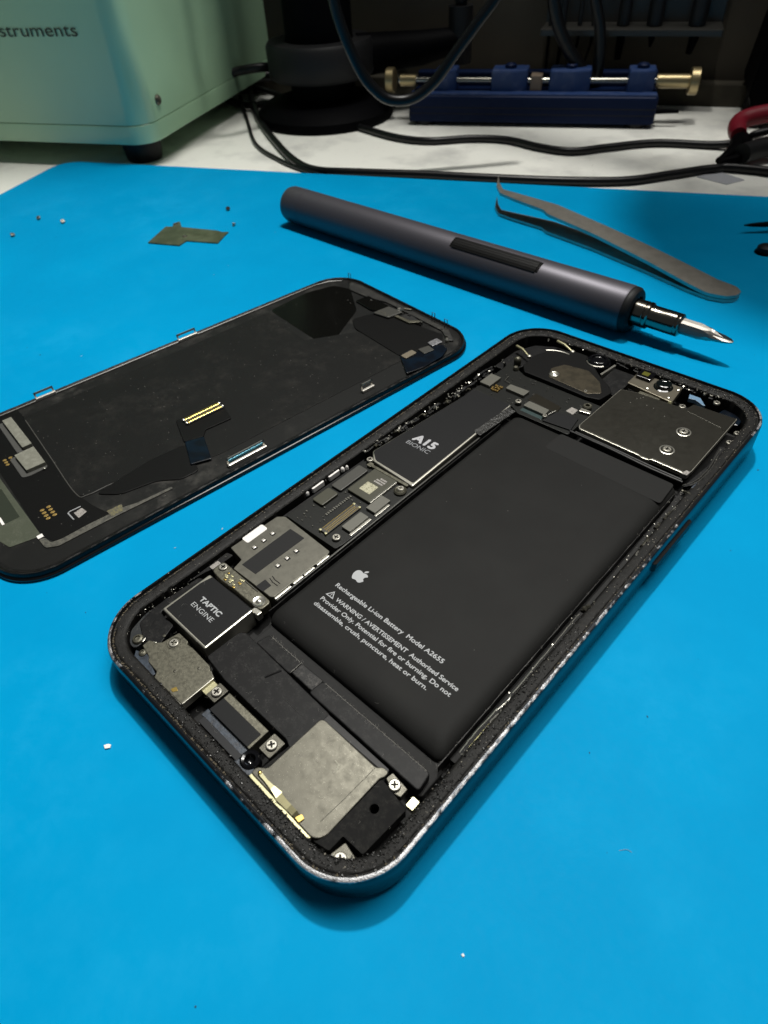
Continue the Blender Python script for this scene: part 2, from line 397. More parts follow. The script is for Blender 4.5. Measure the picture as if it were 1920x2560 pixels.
# ================================================================== SETTING
def build_setting():
    d = Vector((0.895, 0.446)); d.normalize(); e = Vector((d.y, -d.x))
    # white bench, its far edge against the wall
    wd = Vector((0.907, 0.421)); wn = Vector((-0.421, 0.907)); w0 = Vector((-101, 433))
    a, b = w0-wd*900, w0+wd*900
    c_, d_ = b-wn*1500, a-wn*1500
    prism('table', [(a.x, a.y), (b.x, b.y), (c_.x, c_.y), (d_.x, d_.y)][::-1], -32, -2.2, M['table'], bev=1.0, kind='structure')
    bm = bmesh.new()
    q = [a+wn*0.5, b+wn*0.5, b+wn*30, a+wn*30]
    add_prism(bm, [(p.x, p.y) for p in q], -60, 900, 0)
    o = link('wall', bm, M['wall'], kind='structure')
    # low ledge running along the foot of the wall
    q = [a-wn*9, b-wn*9, b+wn*0.2, a+wn*0.2]
    prism('wall_ledge', [(p.x, p.y) for p in q], -2.1, 9.5, mat('ledge_brown', (0.06, 0.054, 0.040), rough=0.8, spec=0.2, mottle=(0.02, (0.028, 0.025, 0.019), 0.4, 0.6)), bev=1.0, kind='structure')
    # blue mat: corner, far edge, near edges
    cor = Vector((-306, 152))
    p = [cor, cor+d*760, cor+d*760+e*620, cor+e*620]
    pts = smooth_poly([(v.x, v.y) for v in p], 14, 6)
    wm = prism('work_mat', pts, -2.1, 0.0, M['mat'], bev=0.5, seg=3, label='bright blue silicone work mat under the phone and tools', cat='work mat')
    # a few crumbs, fibres and faint scuffs lying on the mat
    rnd = random.Random(55); bm = bmesh.new(); bm2 = bmesh.new()
    for i in range(60):
        x, y = rnd.uniform(-150, 160), rnd.uniform(-30, 220); q = rnd.uniform(0.05, 0.17)
        bmesh.ops.create_icosphere(bm if i % 3 else bm2, subdivisions=1, radius=1, matrix=Matrix.Translation((x, y, q*0.4)) @ Matrix.Rotation(rnd.uniform(0, 3), 4, 'Z') @ Matrix.Diagonal((q*rnd.uniform(1, 2.4), q, q*0.5, 1)))
    for i in range(9):
        x, y, a = rnd.uniform(-60, 140), rnd.uniform(-10, 120), rnd.uniform(0, 6); l_ = rnd.uniform(0.8, 2.6)
        p0 = Vector((x, y, 0.04)); p2 = p0+Vector((math.cos(a), math.sin(a), 0))*l_; p1 = (p0+p2)/2+Vector((rnd.gauss(0, .4), rnd.gauss(0, .4), 0.1))
        add_tube(bm2 if i % 2 else bm, catmull([p0, p1, p2], 4), 0.03, 4)
    link('dark_crumbs', bm, mat('dark_crumb', (0.01, 0.05, 0.09), rough=.8), wm, kind='stuff', label='dark specks scattered over the blue mat')
    link('pale_fibres', bm2, mat('pale_fibre', (0.30, 0.42, 0.50), rough=.9), wm, kind='stuff', label='pale specks and fibres on the blue mat')
build_setting()

# ================================================================== PHONE
def orient_phone():
    n = Vector((0.014, 0.008, 1)).normalized()
    q = n.rotation_difference(Vector((0, 0, 1)))
    o = empty('phone', (0, 0, 7.65), label='opened black smartphone body with bare battery, circuit boards and scuffed silver corners', cat='phone')
    o.rotation_mode = 'QUATERNION'; o.rotation_quaternion = q
    return o
PH = orient_phone()
W_, H_, R_ = 71.5, 146.7, 11.5

def wear(x, y, li):
    if li < 1 or li > 4: return 0.0
    w = 0.30
    dx = math.hypot(x-W_, y)             # lower right corner: bare silver all along
    if dx < 16: w = 0.60
    elif x > W_-1.5 and y < 95: w = 0.54-0.16*(y-12)/83
    if math.hypot(x-W_, y-H_) < 15: w = 0.50 if y < H_-3 else 0.38
    if math.hypot(x, y) < 13: w = 0.50
    if y < 1.5 and x > 38: w = max(w, 0.30+0.22*(x-38)/22)
    return w*{1: 0.50, 2: 0.97, 3: 1.0, 4: 0.86}[li]
sweep_ring('frame', W_, H_, R_, [(1.2, -7.62), (0.35, -7.3), (0.0, -6.6), (0.0, -0.55), (0.16, -0.16), (0.45, -0.02), (0.72, -0.03), (0.8, -0.35)][:],
           M['frame'], PH, wear=lambda x, y, li: 0 if li < 2 else wear(x, y, {2: 0, 3: 1, 4: 2, 5: 3, 6: 4, 7: 5}[li]), seg=0.5)
prof = [(0.8, -0.33), (0.92, -0.60), (1.2, -0.62), (1.4, -0.44), (1.7, -0.42), (2.1, -0.46), (2.5, -0.50), (2.9, -0.56), (3.2, -0.64), (3.45, -0.9), (3.6, -5.9)]
sweep_ring('adhesive_ledge', W_, H_, R_, prof, M['ledge'], PH, jitter=0.04, seg=0.4)
prism('back_panel', [(x, y) for x, y in rrloop(W_, H_, R_, 1.0, 4.0)], -7.64, -5.9, M['void'], PH, bev=0)

# dust line baked into the groove inside the rim
bm = bmesh.new()
for (ins, z) in ((1.12, -0.60),):
    lp = rrloop(W_, H_, R_, ins, 0.5)
    for i, (x, y) in enumerate(lp):
        keep = (y < 30 and x < 45) or (x < 4) or random.random() < 0.25
        if keep and random.random() < 0.75:
            for _ in range(2):
                s = random.uniform(0.05, 0.17); px_, py_ = x+random.gauss(0, 0.13), y+random.gauss(0, 0.13)
                m4 = Matrix.Translation((px_, py_, z+random.uniform(-0.03, 0.08))) @ Matrix.Rotation(random.uniform(0, 3), 4, 'Z') @ Matrix.Diagonal((s*1.8, s*0.7, s*0.5, 1))
                bmesh.ops.create_icosphere(bm, subdivisions=1, radius=1.0, matrix=m4)
link('packed_dust', bm, mat('tan_dust', (0.115, 0.095, 0.062), rough=0.9), PH, kind='stuff', label='tan dust packed in the groove of the rim')

def grit(name, n, region, zc, smin, smax, m, seed, **k):
    rnd = random.Random(seed); bm = bmesh.new(); c = 0
    while c < n:
        x, y = rnd.uniform(0, W_), rnd.uniform(0, H_)
        if not region(x, y): continue
        s = rnd.uniform(smin, smax)*(0.6+rnd.random())
        m4 = Matrix.Translation((x, y, zc(x, y)+s*0.2)) @ Matrix.Rotation(rnd.uniform(0, 6), 4, 'Z') @ Matrix.Rotation(rnd.uniform(-.5, .5), 4, 'X') @ Matrix.Diagonal((s*rnd.uniform(0.8, 2.0), s, s*0.7, 1))
        bmesh.ops.create_icosphere(bm, subdivisions=1, radius=1.0, matrix=m4); c += 1
    return link(name, bm, m, PH, kind='stuff', **k)
def inset_of(x, y):
    dx, dy = min(x, W_-x), min(y, H_-y)
    if dx < R_ and dy < R_: return R_-math.hypot(R_-dx, R_-dy)
    return min(dx, dy)
def crumb_zone(x, y):
    d = math.hypot(x-W_, y)
    dens = 1.0 if d < 24 else (0.55 if (x > 64 and y < 60) or y > 138 or (y < 4 and x > 20) else 0.02)
    return 1.0 < inset_of(x, y) < 3.5 and random.random() < dens
grit('adhesive_crumbs', 2000, crumb_zone, lambda x, y: -0.60 if inset_of(x, y) < 1.35 else -0.42, 0.05, 0.13,
     mat('black_crumbs', (0.005, 0.005, 0.0045), rough=0.33, spec=0.45), 3, label='crumbled black adhesive along the rim')
grit('grit_and_glints', 620, lambda x, y: 0.9 < inset_of(x, y) < 3.6 and (y > 118 or (y > 70 and random.random() < .6) or random.random() < .35), lambda x, y: -0.58 if inset_of(x, y) < 1.35 else -0.42, 0.03, 0.08,
     mat('pale_grit_glint', (0.24, 0.22, 0.18), rough=0.6), 5, label='pale grit and painted glints sprinkled along the rim')  # pale grit, denser at the far end to stand in for glints

# bright chips, clip ends and solder glints crowding the gap round the boards
def glints():
    rnd = random.Random(91); bm = bmesh.new()
    def bit(x, y, s, z):
        bmesh.ops.create_cube(bm, size=1, matrix=Matrix.Translation((x, y, z)) @ Matrix.Rotation(rnd.uniform(0, 3), 4, 'Z') @ Matrix.Rotation(rnd.uniform(-.6, .6), 4, 'X') @ Matrix.Diagonal((s*rnd.uniform(.6, 2.2), s, s*.8, 1)))
    for i in range(70): y = rnd.uniform(72, 128); bit(3.4+(y-72)*0.055+rnd.gauss(0, .45), y, rnd.uniform(.10, .30), rnd.uniform(-1.5, -.8))
    for i in range(55): x = rnd.uniform(8, 62); bit(x, 143.0+rnd.gauss(0, .3)-max(0, 12-x)*.6, rnd.uniform(.08, .25), rnd.uniform(-1.3, -.6))
    for i in range(60): y = rnd.uniform(26, 125); bit(67.6+rnd.gauss(0, .35), y, rnd.uniform(.06, .2), rnd.uniform(-1.3, -.7))
    for i in range(40): y = rnd.uniform(5, 30); bit(4.4+rnd.gauss(0, .4)+max(0, 8-y)*.6, y, rnd.uniform(.06, .16), rnd.uniform(-1.6, -.9))
    link('metal_glints', bm, M['chrome'], PH, kind='stuff', label='small bright metal chips and contact ends along the rim')
    bm = bmesh.new()
    for i in range(46):
        y = rnd.uniform(72, 126); x = 4.2+(y-72)*0.055+rnd.gauss(0, .5)
        s = rnd.uniform(.3, .7); add_prism(bm, rect(x-s*.6, x+s*.6, y-s, y+s, .1), -3, -1.9+rnd.uniform(0, .8), .08)
    for i in range(24):
        x = rnd.uniform(30, 62); y = 142.6+rnd.gauss(0, .3); s = rnd.uniform(.3, .8); add_prism(bm, rect(x-s, x+s, y-s*.4, y+s*.4, .1), -3, -1.7+rnd.uniform(0, .7), .08)
    link('black_fragments', bm, M['black'], PH, kind='stuff', label='small black plastic fragments between the boards and the rim')
glints()

# side button on the right-hand long side
bt = prism('side_button', [(71.3, 84.2), (72.15, 84.9), (72.15, 100.3), (71.3, 101.0)], -5.2, -3.0, M['rubber'], PH, bev=0.15)

# ---- battery
BAT = (22.9, 65.9, 25.3, 107.2)
def battery():
    x0, x1, y0, y1 = BAT
    bm = bmesh.new()
    prof = [(0.0, -5.6), (0.0, -3.3), (0.15, -2.75), (0.5, -2.2), (1.0, -1.8), (1.7, -1.48), (2.5, -1.27), (3.4, -1.2)]
    loops = []
    for ins, z in prof:
        ib = ins*1.3
        loops.append([bm.verts.new((x, y, z)) for x, y in rect(x0+ins*0.45, x1-ins*1.0, y0+ib, y1-ins*0.35, 1.6, 6)])
    n = len(loops[0])
    for a, b in zip(loops, loops[1:]):
        for i in range(n): bm.faces.new((a[i], a[(i+1) % n], b[(i+1) % n], b[i]))
    bm.faces.new(loops[-1])
    b = link('battery', bm, M['battery'], PH, smooth=True)
    # folded pouch seam: thin raised lip down both long sides
    for pts in ([(x1+0.25, y0-1.0, -1.55), (x1+0.3, 45, -1.35), (x1+0.3, 80, -1.35), (x1+0.2, y1-4, -1.5)],
                [(x0-0.25, y0+1, -1.4), (x0-0.3, 50, -1.3), (x0-0.3, y1-6, -1.3)]):
        cp = catmull(pts, 14)
        prev = None; bm = bmesh.new()
        for i, p in enumerate(cp):
            w = 0.05+0.02*math.sin(i*1.7); p = p+Vector((random.uniform(-.03, .03), 0, random.uniform(-.03, .03)))
            cur = [bm.verts.new(p+Vector((-w, 0, 0))), bm.verts.new(p+Vector((w, 0, 0))), bm.verts.new(p+Vector((w, 0, -2.6))), bm.verts.new(p+Vector((-w, 0, -2.6)))]
            if prev:
                for k in range(4): bm.faces.new((prev[k], prev[(k+1) % 4], cur[(k+1) % 4], cur[k]))
            prev = cur
        link('pouch_seam', bm, M['battery_edge'], b)
    # faint sticker across the top end
    prism('top_wrap', smooth_poly([(36.2, 106.9), (36.0, 100.2), (65.2, 99.2), (64.8, 106.6)], 0.8), -1.195, -1.185, mat('wrap_patch', (0.0118, 0.0118, 0.0115), rough=0.6, spec=0.14), b, bev=0)
    z = -1.17
    # printed mark: bitten fruit with leaf
    def fruit(cx, cy, w, h):
        P = [(0.0, 0.30), (0.13, 0.345), (0.27, 0.36), (0.39, 0.31), (0.455, 0.215), (0.37, 0.13), (0.325, 0.01), (0.36, -0.11), (0.47, -0.20), (0.425, -0.33), (0.35, -0.44), (0.26, -0.50), (0.17, -0.495), (0.06, -0.455), (-0.02, -0.45), (-0.10, -0.465), (-0.20, -0.50), (-0.29, -0.475), (-0.40, -0.34), (-0.47, -0.17), (-0.495, 0.0), (-0.475, 0.155), (-0.395, 0.28), (-0.28, 0.345), (-0.15, 0.345)]
        cp = catmull([(a, b_, 0) for a, b_ in P]+[(0.0, 0.30, 0)], 4)[:-1]
        leaf = [(0.0, 0.375), (0.02, 0.48), (0.09, 0.57), (0.21, 0.63), (0.225, 0.55), (0.18, 0.45), (0.10, 0.39)]
        bm = bmesh.new()
        bm.faces.new([bm.verts.new((cx+p.x*w, cy+p.y*h, z)) for p in cp])
        lp = catmull([(a, b_, 0) for a, b_ in leaf]+[(0.0, 0.375, 0)], 4)[:-1]
        bm.faces.new([bm.verts.new((cx+p.x*w, cy+p.y*h, z)) for p in lp])
        bmesh.ops.triangulate(bm, faces=bm.faces)
        return link('printed_logo', bm, M['ink'], b)
    fruit(30.1, 43.75, 3.15, 3.0)
    bm = bmesh.new()
    add_text(bm, 'Rechargeable Li-ion Battery  Model A2655', 28.1, 55.1, 38.75, 39.72, z, 0.03)
    add_text(bm, 'WARNING / AVERTISSEMENT  Authorized Service', 30.7, 60.4, 36.2, 37.12, z, 0.03)
    add_text(bm, 'Provider Only. Potential for fire or burning. Do not', 28.2, 60.1, 34.58, 35.5, z, 0.03)
    add_text(bm, 'disassemble, crush, puncture, heat or burn.', 28.1, 56.3, 32.95, 33.85, z, 0.03)
    link('printed_text', bm, M['ink'], b)
    # warning triangle with its bolt-like mark
    bm = bmesh.new()
    o = [(28.1, 36.15), (30.15, 36.15), (29.12, 37.75)]; i_ = [(28.45, 36.34), (29.8, 36.34), (29.12, 37.4)]
    ov = [bm.verts.new((*p, z)) for p in o]; iv = [bm.verts.new((*p, z)) for p in i_]
    for k in range(3): bm.faces.new((ov[k], ov[(k+1) % 3], iv[(k+1) % 3], iv[k]))
    for r4 in (rect(29.05, 29.2, 36.66, 37.12), rect(29.05, 29.2, 36.45, 36.57)): bm.faces.new([bm.verts.new((*p, z)) for p in r4])
    link('warning_triangle', bm, M['ink'], b)
    return b
BT = battery()

# shelf and two pull-tab flaps below the battery
def fuzzy_edge(bm, a, b, n, ln=0.35, r=0.012, dense=True):
    a, b = Vector(a), Vector(b)
    pts = [a.lerp(b, i/60)+Vector((0, random.uniform(-.03, .03), random.uniform(-.01, .03))) for i in range(61)]
    add_tube(bm, pts, 0.025, 4)
    for _ in range(n):
        p = a.lerp(b, random.random()); q = p+Vector((random.gauss(0, ln), random.gauss(0, ln), abs(random.gauss(0, ln*.4))))
        mid = (p+q)/2+Vector((random.gauss(0, ln*.4), random.gauss(0, ln*.4), 0))
        add_tube(bm, [p, mid, q], r, 3)
box('tab_shelf', 24.0, 66.8, 19.4, 25.0, -5.7, -3.5, M['void'], PH, r=0.6, bev=0.3)
prism('battery_slope', [(24.3, 23.2), (66.0, 23.2), (65.9, 26.2), (23.2, 26.2)], -5.5, -3.7, M['void'], PH, bev=0.5, seg=3)
f1 = prism('pull_tab', smooth_poly([(25.9, 20.2), (35.9, 19.9), (35.9, 23.0), (26.6, 23.2)], 0.7), -3.4, -1.85, M['flexb'], PH, bev=0.25, seg=3)
f2 = prism('pull_tab', smooth_poly([(41.0, 19.7), (66.4, 19.4), (65.9, 22.9), (41.3, 23.0)], 0.8), -3.4, -1.85, M['flexb'], PH, bev=0.25, seg=3)
f3 = prism('tab_bridge', smooth_poly([(35.6, 20.4), (41.3, 20.3), (41.3, 23.1), (35.6, 23.0)], 0.3), -3.2, -2.05, M['battery_edge'], PH, bev=0.2)
bm = bmesh.new()
fuzzy_edge(bm, (27.5, 22.95, -1.80), (35.4, 22.8, -1.80), 50); fuzzy_edge(bm, (42, 22.8, -1.80), (65.2, 22.7, -1.80), 130, 0.28)
fuzzy_edge(bm, (35.8, 20.3, -1.74), (35.8, 22.9, -1.74), 25, 0.2)
for _ in range(60):
    p = Vector((random.uniform(2, 69), random.uniform(2, 26), -0.35 if random.random() < .4 else -1.0)); v = Vector((random.gauss(0, .5), random.gauss(0, .5), 0))
    add_tube(bm, [p, p+v*.5+Vector((v.y, -v.x, 0.3))*.3, p+v], 0.014, 3)
for _ in range(110):
    y = random.uniform(24, 104); p = Vector((66.15+random.gauss(0, .1), y, -1.25)); v = Vector((random.gauss(0, .14), random.gauss(0, .35), .05)); add_tube(bm, [p, p+v], 0.013, 3)
link('lint', bm, M['lint'], PH, kind='stuff', label='fine pale lint caught on the black tabs')

# ---- vibration motor (bottom left)
def motor():
    b = box('vibration_motor', 6.3, 20.4, 12.9, 24.3, -5.6, -1.15, M['edgesteel'], PH, r=0.35, bev=0.28, seg=3)
    prism('motor_label', smooth_poly([(6.9, 13.45), (20.0, 13.35), (19.9, 24.3), (7.4, 24.2), (6.8, 21.6)], 0.25), -1.3, -1.10, M['label'], b, bev=0.04)
    bm = bmesh.new()
    add_text(bm, 'TAPTIC', 10.15, 16.45, 18.95, 20.05, -1.085, 0.06)
    add_text(bm, 'ENGINE', 9.85, 16.4, 17.15, 18.2, -1.085, 0.0)
    link('motor_lettering', bm, M['ink'], b)
motor()
prism('motor_flex', smooth_poly([(4.9, 22.5), (4.4, 12.5), (5.4, 8.2), (8.0, 7.1), (10.6, 6.2), (13.0, 7.3), (12.4, 9.6), (10.2, 11.9), (6.4, 12.4), (6.6, 23.0)], 0.6), -3.2, -1.5, M['flexb'], PH, bev=0.2)
# pressed-metal corner pieces left of it
prism('corner_film', smooth_poly([(4.3, 16), (4.4, 10), (5.6, 6.2), (8.0, 4.4), (9.8, 4.4), (9.8, 7.2), (7.2, 8.6), (5.6, 13)], 0.8), -3.0, -1.7, mat('clear_film', (0.03, 0.032, 0.034), rough=0.25, dust=(2.5, (0.12, 0.12, 0.11))), PH, bev=0.15)
prism('blue_film', smooth_poly([(10.4, 4.4), (11.9, 3.0), (17.5, 2.9), (17.7, 4.0), (15.2, 4.6), (13.2, 5.4)], 0.3), -3.0, -1.45, M['bluetape'], PH, bev=0.1)

# ---- dock bracket
def dock():
    P = [(13.6, 11.9), (16.6, 11.9), (16.9, 11.4), (18.4, 11.6), (24.0, 11.4), (24.9, 10.9), (26.4, 10.4), (26.4, 3.6), (18.3, 3.35), (17.7, 4.35), (14.6, 4.5), (13.7, 5.2), (10.7, 5.7), (10.7, 7.2), (12.3, 7.9), (13.0, 8.6)]
    b = prism('dock_bracket', smooth_poly(P, 0.25, 3), -3.0, -1.2, M['nickel_d'], PH, bev=0.14, seg=3)
    prism('bracket_edge', smooth_poly([(18.3, 3.2), (26.55, 3.45), (26.6, 10.4), (24.9, 11.0), (18.3, 11.2)], 0.25, 3), -3.0, -1.32, M['edgesteel'], b, bev=0.10)
    bm = bmesh.new()
    for rr in (1.25, 0.95):
        bm2 = [(14.9+rr*math.cos(t*math.pi/14), 9.9+rr*math.sin(t*math.pi/14), -1.17) for t in range(29)]
        add_tube(bm, bm2, 0.06, 6, cap=False)
    link('pressed_rings', bm, M['nickel_d'], b, smooth=True)
    prism('gold_spot', smooth_poly([(22.6, 4.0), (23.4, 3.9), (23.9, 4.7), (23.0, 5.0)], 0.2), -1.22, -1.13, M['gold'], b, bev=0.03)
    for (u, v) in ((12.0, 9.6), (20.1, 6.6), (22.9, 9.8)):
        lathe('weld_mark', [(0.32, -1.22), (0.30, -1.15), (0.18, -1.13), (0.15, -1.18), (0, -1.19)], (u, v, 0), M['nickel'], b, n=16)
    box('folded_lip', 26.38, 28.4, 7.6, 10.2, -3.0, -1.9, M['palegold'], b, r=0.1)
dock()
lathe('dirty_boss', [(1.15, -3), (1.15, -1.6), (0.9, -1.25), (0.55, -1.15), (0.5, -1.4), (0, -1.45)], (8.6, 6.0, 0), M['nickel_d'], PH, n=24)
lathe('dirty_boss', [(0.75, -3), (0.75, -1.3), (0.5, -1.05), (0.3, -1.02), (0.25, -1.2), (0, -1.25)], (12.1, 4.9, 0), M['nickel_d'], PH, n=24)
screw(14.9, 9.9, -0.95, 0.95, PH, rot=0.7, name='screw')
# black ribbon with its small white-edged connector
prism('ribbon_tongue', smooth_poly([(7.4, 10.4), (9.6, 6.2), (12.9, 8.2), (11.2, 12.2), (9.4, 12.2)], 0.35), -2.2, -1.3, M['flexb'], PH, bev=0.12)
for p in ([(9.75, 6.1), (10.15, 6.2), (9.75, 7.0), (9.45, 6.9)], [(11.7, 7.2), (12.3, 7.5), (12.1, 7.9), (11.5, 7.6)]):
    prism('solder_edge', p, -1.9, -1.24, M['chrome'], PH, bev=0.03)

# ---- charging port
def port():
    b = box('charging_port', 31.0, 41.6, 6.3, 10.5, -5.0, -1.35, M['nickel_d'], PH, r=0.15, bev=0.12)
    prism('port_cover', smooth_poly([(30.9, 6.25), (41.1, 6.35), (41.2, 9.25), (31.1, 9.2)], 0.2), -1.6, -1.26, M['label'], b, bev=0.05)
    box('port_strip', 31.0, 41.4, 3.75, 5.0, -3.2, -1.75, M['greyobj'], b, r=0.1)
    box('port_channel', 30.2, 41.8, 4.9, 6.3, -3.2, -2.0, M['bluetape'], b, r=0.1)
port()
def tab_screw(x, y, w, h, r=0.98, rot=0.4, z=-1.05, ang=0):
    b = empty('screw_tab', (0, 0, 0)); b.parent = PH
    p = prism('tab_plate', smooth_poly([(x-w, y-h), (x+w, y-h), (x+w, y+h), (x-w, y+h)], 0.25), -2.6, z-0.45, M['nickel'], PH, bev=0.08)
    bpy.data.objects.remove(b)
    screw(x, y, z, r, p, rot=rot)
    return p
tab_screw(29.2, 9.1, 1.2, 1.55, rot=0.2)
tab_screw(43.9, 9.2, 1.35, 1.7, rot=1.0)
# rubber ring around the microphone hole
lathe('mic_seal', [(1.7, -3.4), (1.7, -1.8), (1.35, -1.5), (0.95, -1.6), (0.75, -2.6), (0, -3.2)], (42.9, 5.4, 0), M['glassblk'], PH, n=28)
prism('mic_block', smooth_poly([(40.9, 3.0), (45.3, 3.3), (44.9, 5.0), (41.3, 4.4)], 0.3), -3.2, -1.8, M['bluetape'], PH, bev=0.15)

# ---- black film plate between motor, battery and loudspeaker
prism('cover_film', smooth_poly([(21.6, 12.3), (28.0, 11.5), (44.8, 11.5), (46.9, 10.6), (46.9, 19.3), (23.0, 20.4), (21.9, 19.6)], 0.5), -5.0, -1.72, M['flexb'], PH, bev=0.15)
bm = bmesh.new()
for a in range(1):
    pts = [(40.2, 11.9, -1.70), (44.4, 11.9, -1.70), (45.0, 12.4, -1.70), (45.0, 15.6, -1.70), (44.6, 16.0, -1.70), (38.5, 16.1, -1.70)]
    add_tube(bm, pts, 0.035, 4)
link('film_outline', bm, mat('film_line', (0.05, 0.05, 0.048), rough=0.4), PH)
prism('film_step', smooth_poly([(38.5, 17.6), (61.0, 17.4), (60.8, 19.0), (36.6, 19.3)], 0.3), -4.6, -1.8, M['black'], PH, bev=0.15)
bm = bmesh.new(); add_tube(bm, [(33.1, 16.6, -1.68), (33.6, 17.8, -1.64), (34.3, 19.4, -1.68)], 0.17, 6); link('dark_slit', bm, M['black'], PH)  # black tube drawn for a dark slit in the film

# ---- loudspeaker
def loudspeaker():
    body = prism('loudspeaker', smooth_poly([(45.2, 3.9), (62.0, 3.9), (62.4, 7.6), (61.2, 18.2), (46.6, 18.0)], 0.6), -5.0, -1.75, M['foam'], PH, bev=0.15)
    P = [(44.9, 4.1), (59.2, 3.9), (60.2, 4.5), (60.7, 5.6), (60.8, 16.8), (61.2, 17.5), (61.2, 18.5), (59.9, 18.5), (59.2, 17.7), (47.2, 17.9), (46.6, 17.4), (46.4, 6.3), (44.9, 5.3)]
    pl = prism('speaker_plate', smooth_poly(P, 0.55, 4), -1.9, -1.2, M['nickel'], body, bev=0.16, seg=3)
    bm = bmesh.new(); add_tube(bm, [(59.1, 17.5, -1.2), (58.9, 11, -1.2), (58.6, 6.3, -1.2)], 0.035, 4)
    link('pressed_crease', bm, M['recess'], pl)
    bm = bmesh.new(); add_tube(bm, catmull([(53.6, 14.2, -1.2), (54.5, 14.0, -1.2), (54.8, 13.2, -1.2), (54.9, 12.7, -1.2)], 4), 0.10, 5)
    link('glue_smear', bm, mat('pale_glue', (0.40, 0.39, 0.32), rough=0.5), pl)
    # bright lower flange and gold spring finger
    prism('lower_flange', smooth_poly([(45.0, 3.55), (58.6, 3.35), (59.2, 3.9), (45.0, 4.15)], 0.2), -2.2, -1.45, M['palegold'], pl, bev=0.05)
    bm = bmesh.new()
    path = [(46.2, 4.95, -0.75), (48.0, 4.8, -0.7), (49.6, 4.75, -0.65), (51.2, 4.7, -0.8)]
    wv = [0.30, 0.24, 0.36, 0.62]; pr = None
    for p, w in zip(path, wv):
        p = Vector(p); c = [bm.verts.new(p+Vector((0, -w, 0))), bm.verts.new(p+Vector((0, w, 0))), bm.verts.new(p+Vector((0, w, -0.12))), bm.verts.new(p+Vector((0, -w, -0.12)))]
        if pr:
            for k in range(4): bm.faces.new((pr[k], pr[(k+1) % 4], c[(k+1) % 4], c[k]))
        else: bm.faces.new(c)
        pr = c
    bm.faces.new(pr)
    sp = link('spring_finger', bm, M['palegold'], pl)
    lathe('contact_dimple', [(0.33, -0.8), (0.33, -0.72), (0.2, -0.62), (0, -0.58)], (46.25, 4.95, 0), M['gold'], sp, n=16)
    bm = bmesh.new(); pr = None
    for x, w, z in ((51.2, .62, -.85), (52.2, .55, -1.05), (53.5, .5, -1.12), (54.8, .5, -1.1), (55.9, .35, -0.95)):
        p = Vector((x, 4.55, z)); c = [bm.verts.new(p+Vector((0, -w, 0))), bm.verts.new(p+Vector((0, w, 0)))]
        if pr: bm.faces.new((pr[0], pr[1], c[1], c[0]))
        pr = c
    link('spring_base', bm, mat('smoky_steel', (0.12, 0.11, 0.06), metal=0.8, rough=0.3), pl)
    prism('gold_tip', smooth_poly([(55.4, 4.1), (56.4, 4.0), (56.6, 5.0), (55.8, 5.2)], 0.2), -1.1, -0.9, M['gold'], pl, bev=0.05)
loudspeaker()
FOAM = [(61.0, 16.7), (61.3, 17.0), (66.9, 16.0), (66.4, 7.3), (62.5, 7.2), (62.4, 4.4), (60.0, 3.9), (60.7, 5.6)]
def foam_pad():
    bm = bmesh.new()
    hole = [(63.25+0.75*math.cos(a), 13.0+0.75*math.sin(a)) for a in (2*math.pi*j/20 for j in range(20))]
    outer = smooth_poly(FOAM, 0.3, 3)
    zt, zb = -1.35, -3.6
    ov = [bm.verts.new((*p, zt)) for p in outer]; hv = [bm.verts.new((*p, zt)) for p in hole]
    e = [bm.edges.new((ov[i], ov[(i+1) % len(ov)])) for i in range(len(ov))]+[bm.edges.new((hv[i], hv[(i+1) % 20])) for i in range(20)]
    bmesh.ops.triangle_fill(bm, use_beauty=True, edges=e)
    for lp in (ov, hv):
        lo = [bm.verts.new((v.co.x, v.co.y, zb)) for v in lp]
        for i in range(len(lp)): bm.faces.new((lp[i], lp[(i+1) % len(lp)], lo[(i+1) % len(lp)], lo[i]))
    o = link('foam_pad', bm, M['foam'], PH)
    bm = bmesh.new(); add_tube(bm, [(63.0, 12.2, -1.34), (62.7, 11.6, -1.34), (62.9, 11.0, -1.34), (62.5, 10.2, -1.34), (62.6, 9.6, -1.34)], 0.045, 4)
    link('foam_crack', bm, M['void'], o)
foam_pad()
b = prism('corner_tab', smooth_poly([(62.6, 3.75), (66.2, 3.9), (66.6, 6.2), (63.2, 6.9)], 0.25), -4.0, -1.95, M['nickel'], PH, bev=0.08)
screw(64.35, 4.75, -1.5, 1.05, b, rot=0.75)
bm = bmesh.new(); add_tube(bm, [(65.1, 6.3, -1.93), (66.2, 4.4, -1.93)], 0.04, 4); link('tab_line', bm, M['recess'], b)
b = prism('side_tab', smooth_poly([(61.4, 17.6), (63.6, 16.6), (65.0, 16.9), (65.0, 18.5), (61.6, 18.9)], 0.2), -3.0, -1.5, M['nickel'], PH, bev=0.08)
screw(63.2, 17.6, -1.0, 1.0, b, rot=0.75)
box('bright_tab', 66.3, 67.6, 16.6, 18.3, -3.0, -1.6, M['palegold'], PH, r=0.1)

